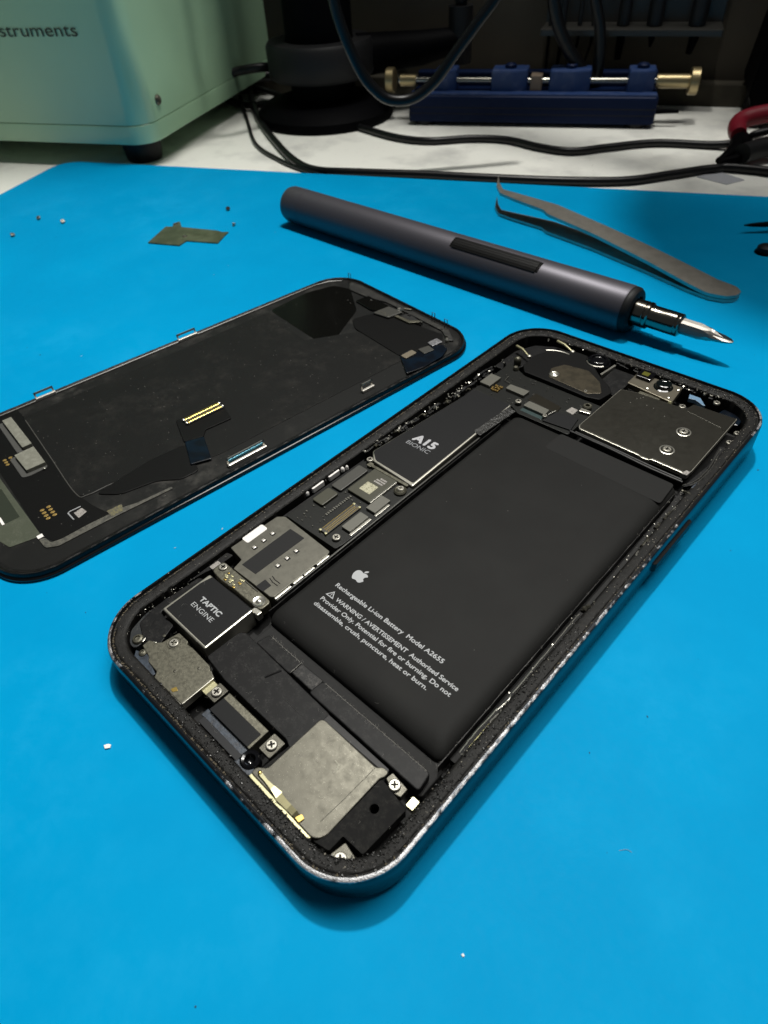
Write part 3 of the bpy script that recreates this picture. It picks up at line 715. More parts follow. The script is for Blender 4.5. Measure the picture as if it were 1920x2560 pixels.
# ---- card reader (left)
def card_reader():
    P = [(3.7, 31.6), (4.2, 44.0), (5.6, 45.2), (20.6, 44.4), (20.9, 43.6), (20.9, 29.0), (20.2, 28.6), (18.6, 28.6), (8.8, 28.4), (8.2, 31.0)]
    b = prism('card_reader', smooth_poly(P, 0.3, 3), -4.5, -1.2, M['simmetal'], PH, bev=0.10)
    prism('white_label', rect(3.45, 5.55, 34.75, 40.3, 0.45), -1.22, -1.14, M['white'], b, bev=0.02)
    prism('dark_slot', smooth_poly([(9.35, 30.2), (13.55, 30.4), (13.8, 43.5), (9.35, 43.4)], 0.15), -1.25, -1.165, M['slot'], b, bev=0)
    prism('dark_notch', smooth_poly([(16.05, 28.45), (18.2, 28.5), (18.3, 30.6), (16.15, 30.8)], 0.2), -1.25, -1.165, M['slot'], b, bev=0)
    for x, y in ((7.55, 40.0), (7.65, 37.45), (7.7, 34.9), (15.3, 39.9), (15.35, 37.35), (15.4, 34.8)):
        bm = bmesh.new()
        add_prism(bm, rect(x-0.55, x+0.55, y-0.5, y+0.5, 0.12), -1.22, -1.16, 0)
        w = link('window', bm, M['void'], b)
        prism('contact', [(x-0.46, y-0.36), (x+0.22, y-0.36), (x+0.22, y+0.34), (x-0.46, y+0.34)], -1.16, -0.98, M['white_metal'], w, bev=0.10)
    bm = bmesh.new()
    for y in (31.6, 32.3): add_tube(bm, [(16.6, y, -1.19), (17.8, y-.3, -1.17), (19.3, y-.25, -1.19)], 0.09, 5)
    link('cut_slits', bm, M['void'], b)
    bm = bmesh.new()
    for y0, y1 in ((29.0, 33.2), (33.8, 36.4), (36.7, 39.5), (40.2, 43.6)):
        add_prism(bm, rect(20.75+random.uniform(0, .15), 21.35, y0, y1, 0.1), -2.6, -1.35-random.uniform(0, .25), 0.1)
    link('side_fold', bm, M['chrome'], b)
    return b
card_reader()
def latch():
    b = prism('antenna_clip', smooth_poly([(5.6, 25.3), (9.0, 24.9), (13.2, 25.2), (17.3, 25.2), (21.3, 25.3), (21.3, 28.0), (17.8, 28.2), (8.6, 28.35), (5.4, 28.4)], 0.9, 5), -3.4, -1.35, M['nickel_d'], PH, bev=0.2, seg=3)
    screw(6.9, 27.3, -1.0, 0.95, b, rot=0.2)
    lathe('clip_eyelet', [(1.35, -1.5), (1.35, -1.25), (1.15, -1.1), (0.7, -1.2), (0.45, -1.0), (0.2, -0.9), (0, -0.88)], (19.4, 26.5, 0), M['chrome'], b, n=28)
    rnd = random.Random(4)
    for i in range(14):
        x, y = rnd.uniform(8.8, 13.2), rnd.uniform(25.2, 28.1); s = rnd.uniform(0.18, 0.42)
        prism('gold_pad', rect(x-s, x+s, y-s*0.6, y+s*0.6, 0.08), -1.4, -1.12-rnd.uniform(0, .12), M['palegold'] if i % 3 else M['gold'], b, bev=0.05)
    bm = bmesh.new(); add_tube(bm, [(12.0, 27.95, -1.2), (17.3, 27.9, -1.2)], 0.09, 6); link('bright_bar', bm, M['chrome'], b)
    box('clip_foot', 19.6, 21.6, 24.2, 25.4, -3.4, -1.6, M['chrome'], b, r=0.2, bev=0.12)
latch()
box('card_gap', 8.2, 21.0, 24.4, 25.3, -5.0, -2.6, M['void'], PH)

# ---- lower logic board
def lower_board():
    b = prism('logic_board', smooth_poly([(5.0, 45.9), (11.6, 45.9), (20.4, 46.0), (20.8, 48.0), (21.2, 70.2), (5.4, 70.4)], 0.4), -4.5, -1.95, M['pcb'], PH, bev=0.08)
    chip = box('large_chip', 9.9, 16.85, 60.1, 69.2, -2.3, -1.15, M['chipolive'], b, r=0.15, bev=0.12)
    prism('chip_patch', rect(11.85, 15.1, 61.95, 64.95, 0.05), -1.16, -1.12, M['pale'], chip, bev=0)
    bm = bmesh.new()
    for i, (a, c) in enumerate(((11.9, 14.3), (12.0, 14.4), (12.6, 14.3))):
        add_prism(bm, rect(a+0.9, c+1.1, 65.75+i*0.72, 66.2+i*0.72), -1.16, -1.12, 0)
    link('chip_marking', bm, M['palegrey'], chip)
    box('bright_edge', 16.86, 17.1, 60.2, 69.0, -2.2, -1.25, M['chrome'], chip, r=0.05, bev=0.05)
    box('shield_can', 5.9, 9.0, 58.8, 68.0, -2.3, -1.3, M['chipdark'], b, r=0.45, bev=0.12)
    box('shield_can', 6.0, 9.3, 52.8, 57.9, -2.3, -1.25, M['chipolive'], b, r=0.45, bev=0.12)
    box('shield_can', 17.35, 20.05, 58.5, 63.6, -2.3, -1.2, M['chipcan'], b, r=0.15, bev=0.06)
    box('shield_can', 17.35, 19.85, 51.0, 56.8, -2.3, -1.2, M['chipcan'], b, r=0.15, bev=0.06)
    box('can_rim', 20.06, 20.6, 58.2, 62.8, -2.6, -1.75, M['chrome'], b, r=0.1)
    box('can_rim', 19.9, 20.5, 50.6, 57.0, -2.6, -1.75, M['chrome'], b, r=0.1)
    con = box('board_connector', 14.15, 16.3, 47.5, 58.1, -2.3, -1.45, M['chipdark'], b, r=0.2, bev=0.06)
    bm = bmesh.new()
    for x in (14.4, 15.0, 15.45, 16.05):
        for i in range(26):
            y = 48.3+i*0.36; add_prism(bm, rect(x-0.10, x+0.10, y-0.10, y+0.12), -1.5, -1.36-(0.06 if x in (15.0, 15.45) else 0), 0)
    link('gold_pins', bm, M['gold'], con)
    for y in (47.5, 57.75):
        for x in (14.35, 16.05): box('connector_end', x-0.28, x+0.28, y-0.25, y+0.3, -2.0, -1.3, M['palegold'], con, r=0.1)
    rnd = random.Random(9); bm = bmesh.new()
    for i in range(13): add_prism(bm, rect(11.4+rnd.uniform(-.1, .1), 12.0, 51.6+i*0.62, 52.0+i*0.62), -2.0, -1.7, 0.05)
    link('capacitor_row', bm, M['chipcan'], b)
    for (x, y0, y1, n_) in ((3.35, 55.0, 58.6, 'a'), (3.35, 60.2, 63.6, 'b')):
        box('bright_contact', x-0.75, x+0.55, y0, y1, -2.4, -1.1, M['white'], b, r=0.3, bev=0.1)
    for (x, y, r) in ((3.2, 53.6, 0.55), (3.1, 59.4, 0.38), (3.7, 64.6, 0.5), (4.1, 65.7, 0.36)):
        lathe('solder_blob', [(r, -2.2), (r, -1.5), (r*0.6, -1.15), (0, -1.0)], (x, y, 0), M['white'], b, n=16)
    screw(6.8, 70.8, -0.9, 0.85, b, rot=0.1); box('screw_foot', 7.3, 8.6, 69.0, 70.4, -2.2, -1.25, M['nickel_d'], b, r=0.3)
    lathe('screw_ring', [(1.5, -2.2), (1.5, -1.5), (1.2, -1.2), (0.95, -1.35), (0.6, -1.1), (0, -1.15)], (19.3, 67.6, 0), M['nickel_d'], b, n=28)
    screw(19.3, 67.8, -0.85, 0.8, b, rot=0.5)
    screw(18.6, 48.2, -1.3, 0.95, b, rot=0.2)
    box('retainer_bar', 8.3, 19.8, 69.25, 70.1, -2.4, -1.2, M['nickel_d'], b, r=0.3, bev=0.15)
    bm = bmesh.new()
    for i in range(34):
        x, y = rnd.uniform(5.6, 20.2), rnd.choice((rnd.uniform(46.6, 50.5), rnd.uniform(58.2, 59.8), rnd.uniform(50, 58)))
        if 14 < x < 20.2 and 47 < y < 58.5: continue
        s = rnd.uniform(0.1, 0.25); add_prism(bm, rect(x-s, x+s, y-s*.6, y+s*.6), -2.0, -1.7, 0.03)
    link('small_components', bm, M['chipcan'], b)
lower_board()

# ---- processor shield
def processor():
    b = prism('processor_shield', smooth_poly([(5.0, 73.6), (8.4, 109.4), (20.2, 109.3), (20.85, 70.1), (7.6, 71.0)], 0.5, 4), -4.2, -1.2, M['edgesteel'], PH, bev=0.32, seg=3)
    prism('shield_label', smooth_poly([(5.3, 73.6), (8.6, 109.2), (19.8, 109.1), (20.25, 71.0), (8.0, 71.5)], 0.5, 4), -1.3, -1.16, M['label'], b, bev=0.03)
    bm = bmesh.new(); add_text(bm, 'A15', 9.5, 15.9, 82.9, 85.5, -1.145, 0.07); link('shield_lettering', bm, mat('silver_ink', (0.42, 0.42, 0.44), rough=0.45, metal=0.3), b)
    bm = bmesh.new(); add_text(bm, 'BIONIC', 9.1, 16.1, 80.9, 82.25, -1.145, 0.0); link('shield_lettering', bm, M['ink2'], b)
    prism('cloudy_tape', smooth_poly([(19.2, 94.6), (20.2, 108.2), (22.6, 107.6), (21.6, 94.2)], 0.25), -1.5, -1.02, M['tape'], b, bev=0.1)
processor()
# twin rails between boards and battery
bm = bmesh.new()
add_prism(bm, [(21.35, 29), (21.75, 29), (21.75, 94), (21.35, 94)], -5, -1.55, 0.08)
link('board_rail', bm, mat('rail_edge', (0.06, 0.06, 0.055), metal=0.5, rough=0.4), PH)
bm = bmesh.new(); add_prism(bm, [(21.75, 28), (22.5, 28), (22.5, 106), (21.75, 106)], -5, -3.4, 0); link('rail_gap', bm, M['void'], PH)

# left edge: springs, grounding clips and screws beside the boards
def left_clutter():
    rnd = random.Random(12)
    pts = [(3.7, 72), (4.2, 75.5), (4.7, 79), (4.6, 83), (4.9, 88), (5.2, 92), (5.8, 96.5), (6.4, 100.5), (6.8, 104), (7.3, 108)]
    for i, (x, y) in enumerate(pts):
        s = rnd.uniform(0.35, 0.75)
        bm = bmesh.new()
        add_tube(bm, catmull([(x-s, y-1.2*s, -1.4), (x-0.2, y, -0.9), (x+0.3, y+0.9*s, -1.15), (x+0.1, y+2*s, -1.4)], 4), 0.12+0.05*rnd.random(), 6)
        lathe_p = [(0.42*s+.1, -1.3), (0.42*s+.1, -1.0), (0.22*s, -0.78), (0, -0.74)]
        add_lathe(bm, lathe_p, (x+0.2, y+rnd.uniform(-.4, .4), 0), n=14)
        link('ground_clip', bm, M['nickel_d'] if i % 2 else M['chrome'], PH, smooth=True)
    for y0, y1, x, w in ((73, 80, 3.9, .35), (83, 90, 4.3, .4), (94, 99, 5.0, .5), (103, 112, 6.0, .5), (113, 121, 5.2, .5)):
        bm = bmesh.new()
        cp = catmull([(x, y0, -1.6), (x+rnd.uniform(-.3, .3), (y0+y1)/2, -1.4), (x+rnd.uniform(-.2, .5), y1, -1.6)], 8)
        add_tube(bm, cp, [w*rnd.uniform(.5, 1.0) for _ in cp], 6)
        link('wire_lead', bm, M['black'], PH, smooth=True)
    prism('left_bracket', smooth_poly([(3.6, 30.5), (5.2, 30.9), (5.2, 26.5), (4.4, 24.0), (3.9, 20)], 0.3), -3.4, -1.9, M['black'], PH, bev=0.1)
    box('small_contact', 4.2, 5.3, 25.6, 27.8, -2.2, -1.6, M['palegrey'], PH, r=0.2)
    prism('rear_gap_plate', smooth_poly([(4.1, 45.5), (4.9, 46), (5.3, 70), (4.6, 71)], 0.2), -4.5, -2.3, M['black'], PH, bev=0.1)
left_clutter()

# ---- upper logic board with cans
def upper_board():
    b = prism('upper_board', smooth_poly([(7.7, 110.2), (20.0, 109.9), (22.6, 108.4), (37.2, 108.6), (37.6, 123.6), (14.6, 123.6), (7.6, 126.8)], 0.5), -4.6, -2.0, M['pcb'], PH, bev=0.1)
    box('shield_can', 7.4, 10.7, 112.9, 118.0, -2.2, -1.15, M['chipcan'], b, r=0.2)
    prism('shield_can', smooth_poly([(14.5, 114.7), (20.2, 114.6), (20.3, 117.2), (14.5, 116.9)], 0.3), -2.2, -1.15, M['chipcan'], b, bev=0.06)
    prism('shield_can', smooth_poly([(22.5, 111.1), (29.0, 111.0), (28.8, 113.3), (22.7, 113.6)], 0.3), -2.4, -1.15, M['chipcan'], b, bev=0.06)
    prism('can_side', smooth_poly([(22.5, 109.7), (28.8, 109.6), (29.0, 111.0), (22.5, 111.1)], 0.2), -2.6, -1.9, mat('teal_grey', (0.035, 0.055, 0.055), rough=0.3), b, bev=0.05)
    bm = bmesh.new(); rnd = random.Random(2)
    for i in range(4):
        for j in range(3):
            x, y = 11.4+i*0.62+rnd.uniform(-.1, .1), 112.6+j*1.0+rnd.uniform(-.2, .2)+i*0.1; add_prism(bm, rect(x-.22, x+.22, y-.3, y+.3), -2.0, -1.5, 0.04)
    link('gold_components', bm, mat('dull_gold', (0.24, 0.16, 0.05), metal=0.7, rough=0.4), b)
    prism('board_patch', smooth_poly([(31.7, 116.5), (33.9, 116.2), (33.9, 118.6), (32.0, 118.8)], 0.1), -2.05, -1.95, M['palegrey'], b, bev=0)
    prism('black_cover', smooth_poly([(29.4, 109.2), (37.0, 110.1), (36.0, 115.4), (29.6, 114.2)], 0.3), -2.2, -1.6, M['label'], b, bev=0.08)
    prism('dark_flex', smooth_poly([(21.5, 114.6), (30.5, 113.8), (30.0, 117.0), (21.6, 118.2)], 0.3), -2.3, -1.75, mat('brown_flex', (0.012, 0.010, 0.006), rough=0.3), b, bev=0.08)
    screw(20.6, 111.7, -0.95, 0.85, b, rot=0.3); screw(29.2, 110.7, -1.05, 0.62, b, rot=0.1)
    bm = bmesh.new(); add_tube(bm, [(29.6, 111.6, -1.2), (30.2, 114.0, -1.2)], 0.14, 6); link('bright_pin', bm, M['chrome'], b)
    bm = bmesh.new(); add_tube(bm, [(11.5, 120.3, -1.6), (11.9, 118.1, -1.6), (13.8, 117.8, -1.6)], 0.10, 4); link('corner_mark', bm, M['chipcan'], b)
    lathe('ring_lug', [(1.15, -2.0), (1.15, -1.2), (0.9, -0.95), (0.6, -0.95), (0.5, -1.6), (0, -1.65)], (35.3, 120.6, 0), M['nickel_d'], b, n=24)
    prism('lug_arm', smooth_poly([(34.6, 117.7), (37.4, 118.3), (37.2, 119.3), (34.4, 119.2)], 0.2), -1.9, -1.3, M['chrome'], b, bev=0.08)
    bm = bmesh.new()
    for i in range(40):
        x, y = rnd.uniform(8.5, 36.5), rnd.uniform(110.5, 123)
        s = rnd.uniform(0.1, 0.24); add_prism(bm, rect(x-s, x+s, y-s*.6, y+s*.6), -2.05, -1.8, 0.03)
    link('small_components', bm, M['chipdark'], b)
upper_board()

# ---- camera module (top left), covered in dark plate
def camera_module():
    arc = [(24.4+(-13.0)*math.cos(t), 130.5+11.2*math.sin(t)) for t in (math.radians(a) for a in range(8, 92, 7))]
    P = [(14.0, 123.9), (11.9, 126.5)]+[(x, min(y, 141.0)) for x, y in arc]+[(27.5, 137.2), (31.0, 134.2), (35.0, 131.6), (37.2, 129.3), (36.4, 124.6), (33.0, 123.6), (20, 123.9)]
    b = prism('camera_module', smooth_poly(P, 0.4, 2), -4.0, -1.0, M['panelmatte'], PH, bev=0.25, seg=3)
    prism('module_plate', smooth_poly([(20.6, 125.6), (32.6, 124.9), (35.4, 127.2), (32.6, 131.3), (27.5, 134.4), (20.8, 133.2), (18.9, 129.5)], 0.5), -1.1, -0.86, mat('bronze_plate', (0.085, 0.072, 0.050), metal=0.7, rough=0.38, mottle=(0.5, (0.055, 0.048, 0.034), 0.4, 0.6)), b, bev=0.08)
    lathe('module_ring', [(1.3, -1.0), (1.3, -0.75), (1.0, -0.55), (0.75, -0.7), (0.45, -0.5), (0, -0.45)], (21.2, 127.4, 0), M['chrome'], b, n=24)
    screw(31.7, 125.6, -0.7, 0.45, b, rot=0.1)
    bm = bmesh.new(); cp = [(14.5-6.5*0+7.2*math.cos(math.radians(a))+3.3, 131.3+7.2*math.sin(math.radians(a)), -0.95) for a in range(80, 140, 6)]
    add_tube(bm, cp, 0.16, 6); link('highlight_arc', bm, M['chrome'], b)  # chrome tube imitating the highlight on the module's round edge
    return b
camera_module()
def lens_assembly():
    b = lathe('rear_lens', [(3.5, -4.0), (3.5, -1.3), (3.2, -0.95), (2.9, -1.2), (2.7, -0.6), (2.3, -0.25), (1.9, -0.2), (1.7, -0.7), (0.9, -0.9), (0, -0.95)], (26.9, 140.3, 0), M['glassblk'], PH, n=40)
    bm = bmesh.new(); add_tube(bm, [(26.9+3.0*math.cos(math.radians(a)), 140.3+3.0*math.sin(math.radians(a)), -0.95) for a in range(215, 330, 8)], 0.13, 6)
    link('lens_rim', bm, M['chrome'], b, smooth=True)
    p = prism('lens_edge_plate', smooth_poly([(30.6, 134.9), (31.1, 134.7), (31.9, 141.0), (31.3, 141.2)], 0.1), -2.5, -0.85, M['chrome'], PH, bev=0.08)
lens_assembly()
for pts in ([(4.9, 133.6, -1.0), (7.4, 132.8, -0.75), (10.2, 131.6, -1.2)], [(12.6, 142.7, -1.0), (15.4, 141.9, -0.8), (18.4, 140.8, -1.2)]):
    bm = bmesh.new(); add_tube(bm, pts, [0.42, 0.36, 0.2], 8); c = link('antenna_spring', bm, M['palegold'], PH, smooth=True)
    lathe('spring_screw', [(0.6, -1.6), (0.6, -1.0), (0.35, -0.8), (0, -0.75)], (pts[2][0]+0.4, pts[2][1]-0.2, 0), M['screw'], c, n=18)
lathe('ball_contact', [(1.0, -3), (1.05, -1.6), (0.95, -0.9), (0.55, -0.5), (0, -0.4)], (9.0, 128.2, 0), M['nickel_d'], PH, n=24)
lathe('ball_contact', [(0.8, -3), (0.8, -1.5), (0.5, -1.0), (0, -0.9)], (10.9, 124.6, 0), M['nickel_d'], PH, n=24)
prism('corner_bay', smooth_poly([(4.2, 124), (4.3, 134), (7, 140), (12.5, 143), (24, 143), (22, 141), (14, 139.5), (11.6, 136), (10.5, 128), (8, 124)], 0.8), -5.2, -3.0, M['black'], PH, bev=0.2)
box('top_flex', 31.8, 38.2, 129.2, 140.6, -3.4, -1.6, M['flexb'], PH, r=0.5)

# ---- front camera bracket
def front_camera():
    b = prism('front_camera_bracket', smooth_poly([(37.9, 136.0), (37.8, 141.9), (50.0, 142.3), (50.7, 134.9), (49.8, 134.7)], 0.25), -2.8, -1.2, mat('bronze_steel', (0.30, 0.27, 0.21), metal=0.9, rough=0.34, bump=(5, .3)), PH, bev=0.14, seg=3)
    sq = box('square_sensor', 38.4, 42.4, 139.2, 143.0, -1.6, -0.3, M['glassblk'], b, r=0.3, bev=0.15)
    prism('sensor_window', rect(39.4, 41.2, 140.3, 142.0, 0.1), -0.31, -0.27, mat('olive_glass', (0.10, 0.10, 0.02), rough=0.15), sq, bev=0)
    l = lathe('front_lens', [(2.45, -1.6), (2.45, -1.15), (2.1, -1.0), (1.95, -0.2), (1.6, 0.0), (1.2, 0.05), (0.9, -0.1), (0, 0.12)], (46.0, 139.6, 0), M['lensglass'], b, n=36)
    for x, y in ((43.2, 136.6), (49.2, 136.0), (49.6, 140.6)):
        lathe('rivet', [(0.4, -1.3), (0.38, -1.05), (0.2, -0.95), (0, -0.93)], (x, y, 0), M['chrome'], b, n=14)
    box('bracket_lip', 42.0, 47.6, 134.2, 135.2, -2.8, -1.7, M['nickel_d'], b, r=0.1)
    lathe('corner_pin', [(0.55, -3), (0.55, -1.4), (0.3, -1.05), (0, -1)], (50.3, 134.6, 0), M['palegold'], b, n=18)
front_camera()

# ---- steel plate (top right)
def steel_plate():
    P = [(37.9, 112.6), (38.6, 111.6), (54.2, 111.2), (54.9, 110.9), (56.6, 111.0), (57.0, 111.6), (65.1, 111.6), (65.6, 113), (65.6, 137.6), (55.2, 137.0), (54.6, 134.0), (42.2, 133.4), (38.2, 132.2)]
    E_ = [(x+(-0.16 if x < 45 else 0.16 if x > 64.9 else 0), y+(-0.18 if y < 113 else 0.14)) for x, y in P]
    b = prism('steel_plate', smooth_poly(P, 0.35, 4), -2.2, -1.15, M['coil'], PH, bev=0.14, seg=3)
    prism('plate_edge', smooth_poly(E_, 0.35, 4), -2.3, -1.26, M['edgesteel'], b, bev=0.08)
    prism('shade_sheet', smooth_poly([(55.0, 133.4), (64.3, 131.8), (65.3, 130.6), (65.3, 137.4), (55.4, 136.8)], 0.3), -1.2, -1.08, mat('plate_shade', (0.035, 0.033, 0.027), metal=0.7, rough=0.34), b, bev=0.04)  # thin dark sheet: shade and dark reflection on the plate put into colour
    for y in (125.2, 116.7):
        l = lathe('plate_rivet', [(1.75, -1.17), (1.65, -1.11), (1.45, -1.10), (1.15, -1.34), (1.0, -1.34)], (58.2, y, 0), M['chrome'], b, n=32)
        screw(58.2, y, -0.85, 0.98, b, rot=0.2, h=0.5)
    rnd = random.Random(8)
    for i in range(7):
        x, y = rnd.uniform(42, 52), rnd.uniform(127, 132.5)
        lathe('weld_spot', [(0.14, -1.16), (0.12, -1.12), (0, -1.11)], (x, y, 0), M['chrome'], b, n=10)
    prism('plate_clip', smooth_poly([(64.2, 110.8), (65.6, 111.0), (65.7, 112.4), (64.8, 112.6)], 0.15), -2.2, -1.05, M['palegrey'], b, bev=0.06)
steel_plate()
bm = bmesh.new()
add_tube(bm, catmull([(37.0, 109.9, -1.9), (48, 109.5, -1.7), (58, 109.0, -1.8), (65.6, 109.2, -1.9)], 8), 0.35, 8)
add_tube(bm, catmull([(38.0, 110.8, -2.2), (48, 110.4, -2.0), (58, 110.1, -2.1), (65.0, 110.2, -2.2)], 8), 0.3, 8)
link('foil_cable', bm, M['black'], PH, smooth=True)
prism('speaker_film', smooth_poly([(52.4, 141.1), (55.2, 141.1), (57.5, 138.7), (57.0, 138.5), (54.6, 139.6), (53.0, 139.2)], 0.15), -2.6, -1.5, mat('light_blue_film', (0.14, 0.24, 0.36), rough=0.35, bump=(2, .5)), PH, bev=0.08)
for x, y, r in ((59.3, 141.0, .8), (53.5, 134.5, .85), (68.0, 131.8, .75), (68.0, 127.4, .75), (57.0, 143.2, .45), (55.4, 142.9, .4)):
    screw(x, y, -0.7 if x > 66 else -0.95, r, PH, rot=x)
prism('top_cable_tray', smooth_poly([(31, 143.4), (50, 143.6), (58, 143.3), (58, 144.2), (31, 144.2)], 0.2), -2.4, -0.9, M['black'], PH, bev=0.2)
prism('dark_bay', smooth_poly([(60.4, 138.6), (66.4, 138.0), (66.2, 142.0), (61, 142.6)], 0.5), -5.0, -3.2, M['flexblue'], PH, bev=0.2)

# ---- right edge: springs, pins, torn clips
def right_clutter():
    rnd = random.Random(21)
    segs = [([(67.0, 105.9, -1.3), (68.6, 105.4, -0.8), (68.9, 104.6, -0.9), (68.4, 102.9, -1.1)], .34), ([(68.6, 101.6, -1.0), (68.3, 99.6, -0.8), (68.2, 98.2, -1.0)], .2),
            ([(68.15, 98.0, -1.0), (68.1, 94.9, -0.8)], .34), ([(68.0, 93.6, -1.0), (67.9, 91.4, -0.85)], .34), ([(68.9, 92.8, -1.0), (69.1, 89.5, -.85), (68.8, 88.4, -1)], .16),
            ([(68.0, 88.6, -1.1), (68.3, 87.2, -0.7), (68.2, 85.2, -0.9)], .4), ([(68.3, 84.6, -1.0), (68.5, 82.4, -0.75), (68.8, 81.6, -1.0)], .26),
            ([(67.7, 64.0, -1.0), (67.9, 65.1, -0.6), (68.3, 65.6, -0.9)], .5), ([(68.3, 65.8, -1.0), (68.2, 67.4, -0.8)], .12), ([(67.4, 63.3, -1.3), (67.5, 60.7, -1.0)], .12),
            ([(67.5, 60.5, -1.1), (67.6, 52, -1.0), (67.7, 42, -1.1)], .09), ([(67.5, 41.7, -1.1), (67.9, 40.7, -0.9), (67.6, 38.0, -1.1)], .11),
            ([(68.0, 38.2, -1.1), (68.2, 37.9, -0.8), (68.0, 35.5, -0.9), (68.5, 34.9, -.9)], .12), ([(67.4, 38.0, -1.1), (67.3, 32, -1.0), (67.4, 28.1, -1.1)], .11),
            ([(67.8, 28.0, -1.1), (68.7, 28.6, -0.8)], .13), ([(68.9, 62, -.8), (69.1, 56, -.8), (69.0, 50, -.8)], .07)]
    for p, r in segs:
        bm = bmesh.new(); cp = catmull(p, 6)
        add_tube(bm, [q+Vector((rnd.uniform(-.06, .06), 0, rnd.uniform(-.05, .05))) for q in cp], [r*rnd.uniform(.75, 1.15) for _ in cp], 7)
        link('metal_clip', bm, M['chrome'] if r < .3 else M['nickel'], PH, smooth=True)
    prism('clip_plate', smooth_poly([(67.9, 29.6), (68.7, 29.9), (68.6, 36.2), (67.9, 36.0)], 0.15), -1.6, -1.15, mat('olive_clip', (0.14, 0.13, 0.06), metal=.7, rough=.4), PH, bev=0.05)
    prism('side_flex', smooth_poly([(66.6, 106.5), (68.6, 109), (70.0, 117.5), (69.2, 121.5), (68.2, 124.8), (66.9, 124.6), (67.8, 117)], 0.4), -2.0, -0.75, M['black'], PH, bev=0.15)
    for pts in ([(66.3, 107.2, -1.0), (67.9, 110.0, -0.6), (68.3, 115.5, -0.6), (67.7, 121.0, -0.7), (67.4, 124.0, -0.8)], [(66.9, 107.0, -1.0), (68.4, 110.0, -0.6), (68.8, 115.5, -0.6), (68.1, 121.0, -0.7)]):
        bm = bmesh.new(); add_tube(bm, catmull(pts, 8), 0.10, 6); link('thin_lead', bm, M['chipdark'], PH, smooth=True)
    lathe('side_hole', [(1.1, -0.7), (0.9, -0.55), (0.7, -0.7), (0.5, -1.6), (0, -1.7)], (69.1, 115.8, 0), M['glassblk'], PH, n=20)
    prism('glossy_strip', smooth_poly([(68.1, 107.2), (69.0, 107.6), (69.5, 112.2), (68.6, 112.4)], 0.2), -0.9, -0.6, M['bluetape'], PH, bev=0.06)
    box('dust_channel', 66.3, 67.4, 27, 108, -5.0, -3.2, M['void'], PH)
right_clutter()

# ================================================================== REMOVED DISPLAY
DX, DY, DA = -95.3, 1.5, -0.1065
DW, DH, DR = 70.0, 145.2, 12.2
DS = empty('removed_display', (DX, DY, 0), DA, label='detached phone display lying glass down with its dusty black back up', cat='phone screen')
sweep_ring('cover_glass', DW, DH, DR, [(1.2, 0.02), (0.3, 0.12), (0.0, 0.45), (0.0, 0.75), (0.25, 1.05), (0.7, 1.15)], M['glassblk'], DS, seg=1.0)
sweep_ring('display_rim', DW, DH, DR, [(0.55, 1.1), (0.5, 1.9), (0.7, 2.25), (1.05, 2.3), (1.35, 2.1), (1.5, 1.75), (2.4, 1.7), (3.2, 1.65)], M['glue'], DS, seg=0.6, jitter=0.035)
prism('back_foil', [(x, y) for x, y in rrloop(DW, DH, DR, 2.3, 3.0)], 0.1, 1.72, M['panel'], DS, bev=0)
prism('lower_flex', smooth_poly([(1.6, 20.6), (6, 12.5), (30, 12.2), (57.6, 12.0), (61.8, 14.0), (61.2, 26.8), (56, 25.0), (50.4, 23.9), (7, 25.4), (2.0, 25.2)], 0.6), 1.6, 1.82, M['panelmatte'], DS, bev=0.03)
prism('inner_foil_panel', smooth_poly([(7.2, 25.2), (49.8, 23.5), (51.8, 25.8), (52.2, 33), (57.5, 41.5), (60.5, 57), (60.6, 121), (38.4, 122.2), (30, 106.2), (6.0, 108.5)], 1.2), 1.7, 1.86, mat('foil_panel', (0.0058, 0.006, 0.0057), rough=0.55, bump=(2.5, 0.25), spec=0.15, dust=(0.30, (0.030, 0.028, 0.025)), specks=(0.8, 0.05, (0.07, 0.07, 0.065))), DS, bev=0.05)  # dusty dark foil over the middle of the back
prism('gloss_patch', smooth_poly([(5.6, 109.6), (32.6, 108.8), (36.3, 113.7), (26.8, 130.2), (13.0, 138.5), (6.6, 136.0), (4.0, 126)], 1.6, 5), 1.7, 1.80, M['panelgloss'], DS, bev=0.03)
prism('sensor_cover', smooth_poly([(30.6, 125.0), (36.0, 121.9), (58.5, 121.0), (62.4, 126.0), (63.6, 133.2), (59.0, 139.0), (47.8, 137.0), (39.6, 139.2), (33.0, 133.5)], 1.4, 5), 1.75, 2.12, M['panelmatte'], DS, bev=0.08)
bm = bmesh.new(); add_tube(bm, catmull([(9.0, 25.1, 1.87), (30, 24.2, 1.87), (48.6, 23.5, 1.87), (51.4, 25.6, 1.87), (52.0, 33, 1.87), (56.9, 41.0, 1.87)], 6), 0.14, 5)
link('panel_edge', bm, mat('edge_grey', (0.055, 0.054, 0.048), rough=.6), DS)
bm = bmesh.new(); add_tube(bm, [(1.75, 14, 1.9), (1.75, 60, 1.9), (1.75, 131, 1.9), (3.0, 136.5, 1.9), (6.0, 140.4, 1.9)], 0.22, 6)
link('rim_highlight', bm, mat('rim_highlight', (0.10, 0.097, 0.085), rough=.4), DS, smooth=True)  # grey tube standing in for the highlight line along the rim
